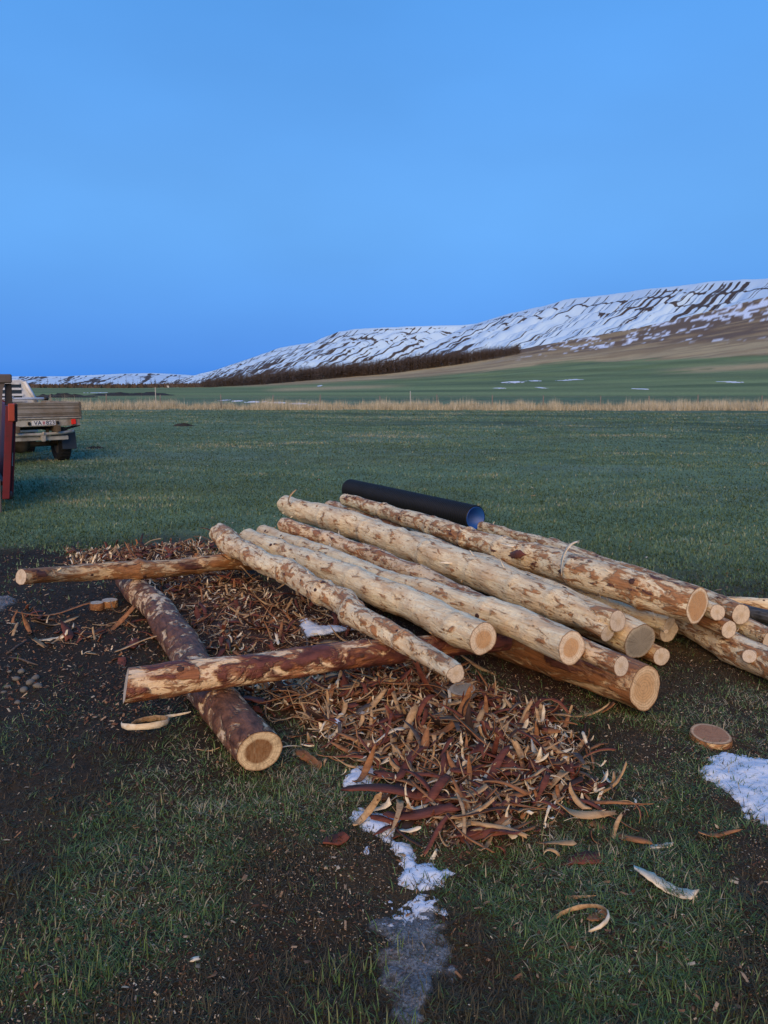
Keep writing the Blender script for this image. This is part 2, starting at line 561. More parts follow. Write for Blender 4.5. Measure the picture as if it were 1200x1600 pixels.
# --- what grows where: colour of the land itself
px, py = to_px(GX, GY, GZ)
dist = np.hypot(GX, GY)
fwd = GY > 1
n1 = fbm(GX * 0.02, GY * 0.05, 21, 4); n2 = fbm(GX * 0.15, GY * 0.4, 22, 4); n3 = fbm(GX * 0.9, GY * 1.6, 23, 4)
C = np.zeros((len(GX), 3))
green = np.array([0.066, 0.108, 0.048]); green2 = np.array([0.130, 0.190, 0.092]); olive = np.array([0.130, 0.150, 0.065])
soil = np.array([0.026, 0.017, 0.008]); soil2 = np.array([0.066, 0.041, 0.018])
tan = np.array([0.44, 0.32, 0.15]); tan2 = np.array([0.29, 0.195, 0.085]); heath = np.array([0.15, 0.090, 0.045]); snowc = np.array([0.72, 0.76, 0.82])


def lerp(a, b, t): return a + (b - a) * np.asarray(t)[:, None]


C[:] = lerp(green, green2, sstep(0.35, 0.7, 0.5 * n1 + 0.5 * n3) )
C = lerp(C, olive, 0.55 * sstep(0.52, 0.75, n2))
# bare soil between the blades close by
soilc = lerp(soil, soil2, fbm(GX * 6, GY * 6, 24, 4))
C = lerp(C, soilc, sstep(9.5, 6.0, dist))
mudl = sstep(-0.9, 0.7, poly_sd(MUD_L, GX, GY) + 2.0 * (fbm(GX * .8, GY * .8, 27, 4) - .5)) * (dist < 16)
C = lerp(C, soil * 0.9, mudl)
la, lb = litter_mask(GX, GY)
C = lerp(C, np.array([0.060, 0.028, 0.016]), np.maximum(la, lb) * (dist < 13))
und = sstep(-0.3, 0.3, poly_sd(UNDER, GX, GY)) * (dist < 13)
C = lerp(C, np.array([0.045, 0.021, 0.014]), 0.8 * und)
# beyond the fence: hay fields, then rough pasture, then heather with old snow
GRN_X = [-400, 250, 400, 500, 650, 760, 850, 1000, 1200, 1500]
GRN_Y = [590, 605, 604, 599, 590, 580, 570, 563, 557, 548]
jit = (n1 - 0.5) * 14
wv = np.interp(px, GRN_X, GRN_Y) + jit * sstep(300, 900, px)
beyond = sstep(80, 140, dist) * fwd
fieldc = lerp(np.array([0.125, 0.170, 0.050]), np.array([0.205, 0.255, 0.085]), sstep(0.3, 0.7, fbm(GX * 0.004, GY * 0.03, 31, 4)))
band = np.sin(py * 0.55 + fbm(GX * 0.004, GY * 0.004, 33, 3) * 9) * 0.5 + 0.5
fieldc = lerp(fieldc, fieldc * 0.72, band)
C = lerp(C, fieldc, beyond)
m = beyond * sstep(wv + 2, wv - 3, py)
pas = lerp(tan2, tan, sstep(0.35, 0.65, fbm(GX * 0.01, GY * 0.05, 34, 4)))
C = lerp(C, pas, m * sstep(100, 450, dist))
hv = wv - 14 - 12 * sstep(850, 1200, px)
mh = beyond * sstep(hv + 4, hv - 10, py) * sstep(650, 820, px)
hc = lerp(heath, tan2 * 1.15, 0.95 * sstep(0.45, 0.68, fbm(GX * 0.012, GY * 0.035, 35, 5)))
C = lerp(C, hc, mh)
# tan tussocks inside the green (right, and the strip left of the middle)
mt = beyond * np.exp(-((py - 577 + (px - 1100) * 0.06) / 5.0) ** 2) * sstep(1000, 1120, px) * sstep(0.3, 0.55, n1 + 0.3 * n2)
mt = np.maximum(mt, beyond * np.exp(-((py - 607 + (px - 500) * 0.03) / 2.6) ** 2) * sstep(400, 450, px) * sstep(660, 560, px) * 0.8)
C = lerp(C, tan, np.clip(mt, 0, 1))
sn = 0.6 * fbm(GX * 0.13, GY * 0.045, 36, 4) + 0.4 * fbm(GX * 0.02, GY * 0.008, 37, 3)
topy = np.interp(px, SKY_X, SKY_Y)
ms = mh * sstep(0.60, 0.65, sn + 0.06 * sstep(28, 4, py - topy) - 0.07 * sstep(15, 70, py - topy)) * sstep(700, 900, px)
C = lerp(C, snowc, ms)
# tyre tracks curving over the mown field
def tracks(X_, Y_):
    out = np.zeros(len(X_))
    for (cx, cy, rr_, w) in ((-4, 8, 27.0, .35), (-4, 8, 28.7, .35), (-5, 5, 33.5, .4), (-5, 5, 35.3, .4), (6, -10, 44.0, .5), (6, -10, 46, .5), (-14, 2, 47, .5), (-14, 2, 49, .5), (-4, 8, 38.5, .4), (-4, 8, 40.2, .4)):
        out = np.maximum(out, np.exp(-((np.hypot(X_ - cx, (Y_ - cy)) - rr_ + 0.9 * (fbm(X_ * .2, Y_ * .2, 41) - .5)) / w) ** 2))
    return out * sstep(-6, 2, X_ + .25 * Y_ - 6) * (np.hypot(X_, Y_) > 14)


trk = tracks(GX, GY)
C = lerp(C, C * 0.5, trk * 0.85 * (dist < 56))
pale = sstep(0.50, 0.68, fbm(GX * 0.22, GY * 0.5, 44, 4)) * sstep(9, 14, dist) * (dist < 60)
C = lerp(C, np.array([0.150, 0.200, 0.130]), 0.5 * pale)
far = sstep(2500, 5000, dist)
C = lerp(C, np.array([0.12, 0.11, 0.10]), far)
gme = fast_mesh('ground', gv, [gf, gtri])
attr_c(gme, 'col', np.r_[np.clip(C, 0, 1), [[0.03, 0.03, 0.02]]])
t = NT('ground_soil_and_turf')
v = t.coord('Object')
col = t.attr('col', 'Color')
na = t.noise(v, 1.3, 6, 0.6); nb = t.noise(v, 22, 5, 0.65); nc = t.noise(v, 120, 3, 0.6)
kk = t.math('MULTIPLY', t.ramp(nb, [(0.28, 0.55), (0.72, 1.5)]), t.ramp(nc, [(0.25, 0.6), (0.75, 1.45)]))
kk = t.math('MULTIPLY', kk, t.ramp(na, [(0.3, 0.75), (0.7, 1.25)]))
cc = t.n('ShaderNodeVectorMath', _operation='SCALE'); t.put(cc.inputs[0], col); t.put(cc.inputs['Scale'], kk)
t.col(cc.outputs[0])
t.b.inputs['Roughness'].default_value = 0.85
t.bump(t.math('ADD', nb, t.math('MULTIPLY', nc, 0.5)), 0.8, 0.02)
tag(obj('ground', gme, t.m, smooth=True), 'mown field of dark winter grass and bare trampled soil', None, None, 'structure')

# ------------------------------------------------------------------ mountains
t = NT('snowy_basalt')
rk = t.attr('rock')
v = t.coord('Object')
nz = t.noise(v, 0.012, 6, 0.7); nz2 = t.noise(v, 0.035, 5, 0.75)
rm = t.math('ADD', rk, t.math('MULTIPLY', t.math('SUBTRACT', nz, 0.5), 0.50))
rm = t.math('ADD', rm, t.math('MULTIPLY', t.math('SUBTRACT', nz2, 0.5), 0.80))
rockc = t.ramp(nz2, [(0.3, (0.035, 0.032, 0.036)), (0.7, (0.085, 0.070, 0.062))])
t.col(t.mix(t.ramp(rm, [(0.42, 0.0), (0.54, 1.0)]), (0.44, 0.61, 0.78), rockc))
t.b.inputs['Roughness'].default_value = 0.9
M_MOUNT = t.m


def mountain(name, label, ridge, fall, ns, nt, seed, gullies, strata, ext=2.1, back=900, rockiness=1.0):
    """ridge: (px, py, distance); the flank drops along 'fall' with gullies and basalt steps"""
    rp = np.array([at_depth(a, b, d) for a, b, d in ridge])
    seg = np.r_[0, np.cumsum(np.hypot(*np.diff(rp[:, :2], axis=0).T))]
    s = np.linspace(0, seg[-1], ns)
    base = np.stack([np.interp(s, seg, rp[:, i]) for i in range(3)], -1)
    base[:, 2] += (fbm(s / 260, s * 0, seed, 4) - 0.5) * 16
    fall = np.array(fall) / np.hypot(*fall)
    tt = np.concatenate([np.linspace(-1, 0, 8)[:-1], np.linspace(0, 1, nt)])
    S, T = np.meshgrid(s, tt, indexing='ij')
    Hh = base[:, 2][:, None]
    pos = np.clip(T, 0, 1)
    prof = 1 - (0.62 * pos ** 0.80 + 0.38 * pos ** 1.9)                # steep head, easing scree foot
    prof = np.where(T < 0, 1 + 0.04 * (-T), prof)
    # basalt steps in the upper part
    steps = strata
    q = prof * steps
    st = (np.floor(q) + sstep(0.25, 0.75, q - np.floor(q))) / steps
    prof = np.where(T > 0, prof * 0.55 + st * 0.45, prof)
    warp = 110 * (fbm(S / 500, T * 1.0, seed + 3, 2) - 0.5)
    gl = np.abs(vn((S + warp) / gullies, T * 0.8, seed + 5) - 0.5) * 2
    gl2 = np.abs(vn((S + warp * .7) / (gullies * 0.37), T * 1.1, seed + 6) - 0.5) * 2
    cut = (1 - gl) ** 2.2 * 0.9 + (1 - gl2) ** 2.5 * 0.4
    env = sstep(0.0, 0.18, T) * sstep(1.05, 0.5, T)
    Z = Hh * prof - cut * env * Hh * 0.085
    L = Hh * ext * T
    L = np.where(T < 0, back * T, L)
    wob = (fbm(S / 300, T * 2, seed + 9, 3) - 0.5) * 120 * sstep(0, .3, T)
    X = base[:, 0][:, None] + fall[0] * (L + wob * 0.6)
    Y = base[:, 1][:, None] + fall[1] * (L + wob * 0.6)
    # rock shows along ribs running down the fall line and on the faces of the basalt steps
    def lines(p, w_, sd, wander):
        return np.exp(-((vn((S + warp * wander) / p, T * 0.7 + 3, sd) - 0.5) / (w_ * (0.6 + 1.1 * np.clip(T, 0, 1)))) ** 2)
    l1 = lines(gullies * 0.50, 0.08, seed + 21, 1.0) * (0.45 + 0.7 * sstep(0.35, 0.6, fbm(S / 330, T * 1.5, seed + 22, 3)))
    l2 = lines(gullies * 0.26, 0.08, seed + 23, 0.9) * (0.25 + 0.85 * sstep(0.4, 0.6, fbm(S / 210, T * 2.2, seed + 24, 3)))
    l3 = lines(gullies * 0.14, 0.09, seed + 25, 0.8) * (0.2 + 0.9 * sstep(0.42, 0.62, fbm(S / 120, T * 3, seed + 26, 3)))
    q2 = (1 - pos) * steps * 2.6
    fr = q2 - np.floor(q2)
    face = np.exp(-((fr - 0.5) / 0.12) ** 2) * sstep(.35, .6, fbm(S / 800, T * 0 + 2, seed + 41, 2))
    lev = _h(np.floor(q2), np.floor(q2) * 0, seed + 2)
    patchy = fbm(S / 170, np.floor(q2) * 3.7, seed + 15, 4)
    face = face * (0.10 + 0.55 * sstep(0.44, 0.56, patchy + 0.30 * (lev - 0.5))) * sstep(0.8, 0.10, T)
    main = np.exp(-((T - 0.20 - 0.05 * (fbm(S / 600, S * 0, seed + 31, 2) - .5)) / 0.018) ** 2) * sstep(.36, .5, fbm(S / 240, S * 0 + 4, seed + 32, 3))
    main = np.maximum(main, .9 * np.exp(-((T - 0.09) / 0.012) ** 2) * sstep(.42, .52, fbm(S / 180, S * 0 + 9, seed + 33, 3)))
    face = np.maximum(face, .75 * main)
    tall = sstep(0.40, 0.62, fbm(S / 700, T * 2.2, seed + 17, 3))
    rock = 0.05 + (np.maximum(np.maximum(0.80 * l1, 0.76 * l2), 0.70 * l3) * (0.80 + 0.30 * tall) + face * 0.75 + 0.09 * tall) * sstep(0.0, 0.04, T) * rockiness
    rock = np.where(T < 0.004, 0.05, rock)
    me = fast_mesh(name, np.stack([X, Y, Z], -1).reshape(-1, 3), grid_faces(ns, len(tt)))
    attr_f(me, 'rock', rock)
    o = obj(name, me, M_MOUNT, smooth=False)
    return tag(o, label, None, None, 'structure')


mountain('mountain', 'near snow-streaked basalt mountain with dark ledges rising behind the brown hillside',
         [(1900, 405, 3000), (1560, 417, 3500), (1330, 425, 4000), (1200, 434, 4500), (1130, 438, 4800), (1040, 448, 5200), (985, 456, 5550), (920, 463, 5900), (880, 469, 6150), (850, 478, 6400),
          (800, 488, 6900), (760, 501, 7400), (725, 512, 7900), (690, 532, 8300), (650, 552, 8600), (615, 575, 8900)],
         (-0.89, -0.455), 1150, 130, 3, 170.0, 11)
mountain('mountain', 'distant white plateau mountain behind the larch plantation',
         [(800, 500, 8900), (720, 508, 9100), (640, 510, 9200), (590, 512, 9400), (555, 514, 9700), (530, 518, 10000), (505, 528, 10400), (490, 535, 10700), (474, 537, 11100), (452, 540, 11400), (430, 546, 11800), (390, 560, 12300),
          (340, 577, 12900), (290, 590, 13500), (250, 599, 14000)],
         (-0.80, -0.60), 800, 100, 43, 250.0, 9, 2.3, 1500, 1.0)
mountain('mountain', 'low far snow-covered range beyond the valley',
         [(420, 588, 21000), (330, 588, 21000), (290, 586, 21000), (240, 583, 21000), (200, 583.5, 21000), (140, 586, 21500), (100, 588, 22000), (30, 588, 22500), (-60, 589, 23000), (-300, 591, 24000), (-700, 591, 25000)],
         (0.05, -1.0), 420, 50, 71, 700.0, 6, 7.0, 3000, 1.0)

# ------------------------------------------------------------------ trees of the plantation
M_TWIG = m_plain('bare_twigs', (0.078, 0.056, 0.042), 0.9, var=0.35, scale=0.8)
M_TRUNK = m_plain('larch_trunk', (0.055, 0.042, 0.036), 0.9, var=0.3, scale=2)


def larch_arrays(rng, h, nbr=26, spread=0.17):
    """trunk and crown of a leafless larch as triangles"""
    a = np.linspace(0, 2 * np.pi, 5, endpoint=False)
    r0 = 0.012 * h
    tv = np.concatenate([np.c_[r0 * np.cos(a), r0 * np.sin(a), np.zeros(5)], np.c_[.5 * r0 * np.cos(a), .5 * r0 * np.sin(a), np.full(5, h * .6)], [[0, 0, h]]])
    tf = []
    for i in range(5):
        j = (i + 1) % 5
        tf += [(i, j, 5 + j), (i, 5 + j, 5 + i), (5 + i, 5 + j, 10)]
    cv, cf = [], []
    for k in range(nbr):
        z = h * (0.14 + 0.82 * rng.random()); an = rng.random() * 6.283
        ln = h * spread * (1.08 - z / h) * (0.6 + 0.8 * rng.random()) + 0.15
        e = np.array([math.cos(an), math.sin(an), 0.25 + 0.5 * rng.random()])
        sd = np.array([-math.sin(an), math.cos(an), 0]) * (0.10 + 0.12 * rng.random()) * ln
        b = len(cv)
        p = np.array([0, 0, z])
        cv += [p, p + e * ln * .55 + sd, p + e * ln, p + e * ln * .55 - sd + np.array([0, 0, -.12 * ln])]
        cf += [(b, b + 1, b + 2), (b, b + 2, b + 3)]
    return tv, np.array(tf), np.array(cv), np.array(cf)


BELT_X = [205, 270, 330, 380, 420, 500, 560, 600, 660, 700, 760, 812]
BELT_Y = [607, 607, 605, 602.5, 600, 593, 588, 585, 577.5, 572, 563, 554]
BELT_H = [7, 9, 15, 20, 23, 25, 25, 25, 25, 23, 19, 14]


def land_at(px_, py_):
    """walk along the line of sight until it meets the land"""
    d = np.geomspace(60, 2400, 900)
    X, Y, Zr = sight(px_, py_)
    xs, ys, zs = X * d, Y * d, HCAM + Zr * d
    hit = np.nonzero(zs <= ground_z(xs, ys))[0]
    i = hit[0] if len(hit) else int(np.argmin(np.abs(zs - ground_z(xs, ys))))
    return float(xs[i]), float(ys[i]), float(d[i])


rng = np.random.default_rng(5)
front = []
for bx in np.linspace(318, 812, 60):
    x, y, d = land_at(bx, np.interp(bx, BELT_X, BELT_Y))
    front.append((bx, x, y, d))
front = np.array(front)
TV, TF = [], []; CV, CF = [], []
nt_, nc_ = 0, 0
for k in range(5000):
    u = rng.random()
    bx = 318 + 494 * u
    x = np.interp(bx, front[:, 0], front[:, 1]); y = np.interp(bx, front[:, 0], front[:, 2]); d = np.interp(bx, front[:, 0], front[:, 3])
    dep = 1.0 + 0.16 * rng.random() ** 1.3 + 0.004
    x, y = x * dep + rng.normal() * 1.5, y * dep
    h = np.interp(bx, BELT_X, BELT_H) * d / FPX * (0.72 + 0.35 * rng.random()) * (0.9 + 0.25 * fbm(np.array([x * .03]), np.array([y * .01]), 5)[0])
    tv, tf, cv, cf = larch_arrays(rng, h, 16, 0.19)
    o3 = np.array([x, y, gz(x, y) - .1])
    TV += [tv + o3]; TF += [tf + nt_]; nt_ += len(tv)
    CV += [cv + o3]; CF += [cf + nc_]; nc_ += len(cv)
wv_ = np.concatenate([np.concatenate(TV), np.concatenate(CV)])
wf_ = np.concatenate([np.concatenate(TF), np.concatenate(CF) + nt_])
wood = obj('larch_plantation', fast_mesh('larch_plantation', wv_, wf_), M_TWIG)
tag(wood, 'dense brown belt of leafless larches along the foot of the mountains', 'woodland', None, 'stuff')

protos = []
for k in range(7):
    tv, tf, cv, cf = larch_arrays(np.random.default_rng(50 + k), 10.0, 40, 0.16 + 0.02 * (k % 3))
    protos.append((fast_mesh('trunk', tv, tf), fast_mesh('crown', cv, cf)))
for a_, b_ in protos:
    a_.materials.append(M_TRUNK); b_.materials.append(M_TWIG)


def tree(name, x, y, h, label, group):
    e = empty(name, (x, y, gz(x, y) - .05), (0, 0, rng.random() * 6.28))
    e.scale = (h / 10,) * 3
    a_, b_ = protos[int(rng.integers(7))]
    obj('trunk', a_, None, e); obj('crown', b_, None, e)
    return tag(e, label, 'tree', group)


for bx in np.linspace(322, 806, 64):
    bx = bx + rng.normal() * 3
    x, y, d = land_at(bx, np.interp(bx, BELT_X, BELT_Y))
    tree('larch_tree', x * .996, y * .996, np.interp(bx, BELT_X, BELT_H) * d / FPX * (0.7 + .35 * rng.random()),
         'slender leafless larch along the front edge of the brown plantation', 'larches at the front of the plantation')
for k in range(85):
    bx = 70 + 250 * rng.random()
    dd = 520 + 380 * rng.random()
    X, Y, Z_ = sight(bx, 606)
    tree('bare_tree', X * dd, Y * dd, (6.5 + 7.0 * rng.random() ** 2) * dd / FPX * 1.35,
         'small bare tree in the scattered row on the valley floor', 'bare trees on the valley floor')
# low scrub under the valley trees
sv, sf, b = [], [], 0
for k in range(2600):
    bx = 40 + 300 * rng.random(); dd = 560 + 420 * rng.random()
    X, Y, Z_ = sight(bx, 606)
    x, y = X * dd, Y * dd; z = gz(x, y)
    h = (1.2 + 2.6 * rng.random()); w = 0.8 + 1.6 * rng.random(); an = rng.random() * 3.14
    sv += [(x - w * math.cos(an), y - w * math.sin(an), z), (x + w * math.cos(an), y + w * math.sin(an), z), (x + rng.normal() * .5, y + rng.normal() * .5, z + h)]
    sf.append((b, b + 1, b + 2)); b += 3
tag(obj('scrub', fast_mesh('scrub', sv, np.array(sf)), M_TWIG), 'low brown scrub under the bare valley trees', 'scrub', None, 'stuff')

# ------------------------------------------------------------------ dark earth bank, small house, molehill
M_EARTH = m_plain('dark_earth', (0.028, 0.026, 0.022), 0.95, var=0.4, scale=1.5)


def mound(name, px_, py_, wpx, hpx, label, cat, rough=0.5, seed=1, flat=3.0, mat=None):
    d = None
    X, Y, Z_ = sight(px_, py_)
    t_ = -HCAM / Z_
    cx, cy = X * t_, Y * t_
    w = wpx * t_ / FPX / 2; h = hpx * t_ / FPX
    g = np.linspace(-1, 1, 46)
    U, W = np.meshgrid(g, g, indexing='ij')
    rr_ = np.hypot(U, W)
    prof = np.clip(1 - rr_ ** 2, 0, 1) ** 0.8 * (1.9 * fbm(U * 3.2 + seed, W * 3.2, seed, 4) - .35) + 0.5 * (fbm(U * 9, W * 9, seed + 3, 3) - .5) * (rr_ < 1)
    xs, ys = cx + U * w, cy + W * w / flat * 2
    z = ground_z(xs.ravel(), ys.ravel()).reshape(xs.shape) + prof * h - 0.06 * h - 0.3 * h * sstep(.85, 1.1, rr_)
    me = fast_mesh(name, np.stack([xs, ys, z], -1).reshape(-1, 3), grid_faces(46, 46))
    return tag(obj(name, me, mat or M_EARTH, smooth=True), label, cat)


mound('earth_bank', 205, 618, 150, 5.5, 'long dark earth bank on the green field beyond the fence', 'bank', seed=4)
mound('earth_bank', 90, 621, 130, 6.5, 'second dark earth bank partly hidden by the parked truck', 'bank', seed=9)
mound('turf_clod', 287, 666, 36, 4.5, 'small dark heap of turf on the open mown field', 'turf heap', seed=14)
mound('turf_clod', 148, 701, 34, 4.0, 'low dark turf scrape beside the parked truck', 'turf heap', seed=17)

M_WHITE = m_plain('white_render', (0.75, 0.75, 0.72), 0.8)
M_GREYROOF = m_plain('grey_roof', (0.16, 0.17, 0.19), 0.7)
M_DARKGLASS = m_plain('dark_glass', (0.03, 0.035, 0.045), 0.15)
for hx, hy, dd, sc, lab in ((261, 607, 640, .5, 'tiny white farmhouse in front of the valley trees'), (331, 606, 760, 0.45, 'small white outbuilding at the edge of the larch belt'),
                            (306, 606.5, 760, 0.4, 'low white shed among the far scrub')):
    X, Y, Z_ = sight(hx, hy)
    e = empty('farmhouse', (X * dd * .9, Y * dd * .9, gz(X * dd * .9, Y * dd * .9)), (0, 0, .3))
    e.scale = (sc,) * 3
    box('wall', (0, 0, 1.2), (5.5, 4.2, 2.6), M_WHITE, e, .02)
    prism('roof', [(-3.0, 2.5), (3.0, 2.5), (0, 4.0)], -2.4, 2.4, M_GREYROOF, e, .02)
    box('window', (-1.4, -2.1, 1.5), (.9, .1, 1.0), M_DARKGLASS, e, .01)
    box('window', (1.4, -2.1, 1.5), (.9, .1, 1.0), M_DARKGLASS, e, .01)
    tag(e, lab, 'house')

# ------------------------------------------------------------------ fence and tall dry grass
M_POST = m_plain('weathered_post', (0.20, 0.17, 0.14), 0.9, var=0.3)
M_PALEPOST = m_plain('pale_post', (0.40, 0.39, 0.35), 0.8)
M_WIRE = m_plain('fence_wire', (0.20, 0.20, 0.20), 0.5, 0.8)
FY = 60.0
fence = empty('wire_fence', (0, FY, gz(0, FY)))
pm = tube_mesh('post', [(0, 0, -.3), (0, 0, .6), (0, 0, 1.12)], [.045, .043, .038], 8)
pm.materials.append(M_POST)
xs_ = np.arange(-34, 36, 4.2)
tops = []
for i, x in enumerate(xs_):
    x = x + rng.normal() * .3
    p = obj('post', pm, None, fence)
    g0 = gz(x, FY) - gz(0, FY)
    p.location = (x, 0, g0); p.rotation_euler = (rng.normal() * .03, rng.normal() * .04, 0); p.scale = (1, 1, .9 + .15 * rng.random())
    tops.append((x, 0, g0))
for hgt in (0.35, 0.65, 0.95):
    w = obj('wire', tube_mesh('wire', [(a, b_, c + hgt) for a, b_, c in tops], .006, 4), M_WIRE, fence)
tag(fence, 'low wire fence on thin grey posts standing in the tall dry grass', 'fence')
for qx, hh, lab in ((641, 1.35, 'pale marker post in the dry grass straight beyond the log pile'), (244, 1.6, 'pale marker post in the dry grass near the dark earth bank')):
    X, Y, _ = sight(qx, 636)
    yy = 58.6; xx = X / Y * yy
    o = obj('marker_post', tube_mesh('marker_post', [(0, 0, -.2), (0, 0, hh * .5), (0, 0, hh), (0, 0, hh + .03)], [.034, .034, .03, .015], 8), M_PALEPOST)
    o.location = (xx, yy, gz(xx, yy))
    tag(o, lab, 'post')

M_STRAW_N = NT('dry_grass')
t = M_STRAW_N
rn = t.attr('rnd')
t.col(t.ramp(rn, [(0.0, (0.17, 0.135, 0.075)), (0.5, (0.42, 0.36, 0.24)), (1.0, (0.68, 0.61, 0.46))]))
t.b.inputs['Roughness'].default_value = 0.8
M_STRAW = t.m


def blades(name, x, y, z, length, width, lean, mat, rngb, seg=3, tint=None):
    """tapered bent blades as one mesh"""
    n = len(x)
    az_ = rngb.random(n) * 2 * np.pi
    dx, dy = np.cos(az_), np.sin(az_)
    sx, sy = -dy, dx
    P = []
    if seg == 3:
        ts, ws = (0.0, 0.5, 1.0), (1.0, 0.8, 0.0)
    else:
        ts, ws = (0.0, 1.0), (1.0, 0.0)
    for t_, w_ in zip(ts, ws):
        out = length * np.sin(lean) * t_ ** 1.5
        up = length * np.cos(lean) * t_ ** 0.85
        c = np.stack([x + dx * out, y + dy * out, z + up], -1)
        side = np.stack([sx, sy, np.zeros(n)], -1) * (width * 0.5 * w_)[:, None] if w_ else None
        if side is None: P.append(c)
        else: P += [c - side, c + side]
    k = len(P)
    V = np.stack(P, 1).reshape(-1, 3)
    b = (np.arange(n) * k)[:, None]
    if seg == 3:
        F = np.concatenate([b + np.array([[0, 1, 3]]), b + np.array([[0, 3, 2]]), b + np.array([[2, 3, 4]])])
    else:
        F = b + np.array([[0, 1, 2]])
    me = fast_mesh(name, V, F)
    attr_f(me, 'rnd', np.repeat(tint if tint is not None else rngb.random(n), k))
    return obj(name, me, mat)


rb = np.random.default_rng(21)
n = 120000
x = rb.uniform(-36, 38, n); y = 56.0 + 7.0 * rb.random(n) + 1.6 * (fbm(x * .12, x * 0, 3) - .5) * 2
dens = 0.6 * fbm(x * .45, y * .5, 61, 3) + 0.4 * fbm(x * 2.2, y * 2.2, 62, 2)
k = rb.random(n) < sstep(0.30, 0.62, dens) * sstep(-36, -24, x) + .05
x, y, dens = x[k], y[k], dens[k]
ln = (0.16 + 0.40 * rb.random(len(x)) ** 1.3) * (0.25 + 1.6 * sstep(.3, .75, dens)) + .35 * (rb.random(len(x)) < .03)
tint = np.clip(rb.random(len(x)) * .75 + (dens - .5) * 1.1 + .15, 0, 1)
tag(blades('dry_grass', x, y, ground_z(x, y) - .02, ln, np.full(len(x), .026), np.abs(rb.normal(.22, .3, len(x))), M_STRAW, rb, 2, tint),
    'strip of tall straw-coloured grass along the fence', 'grass', None, 'stuff')

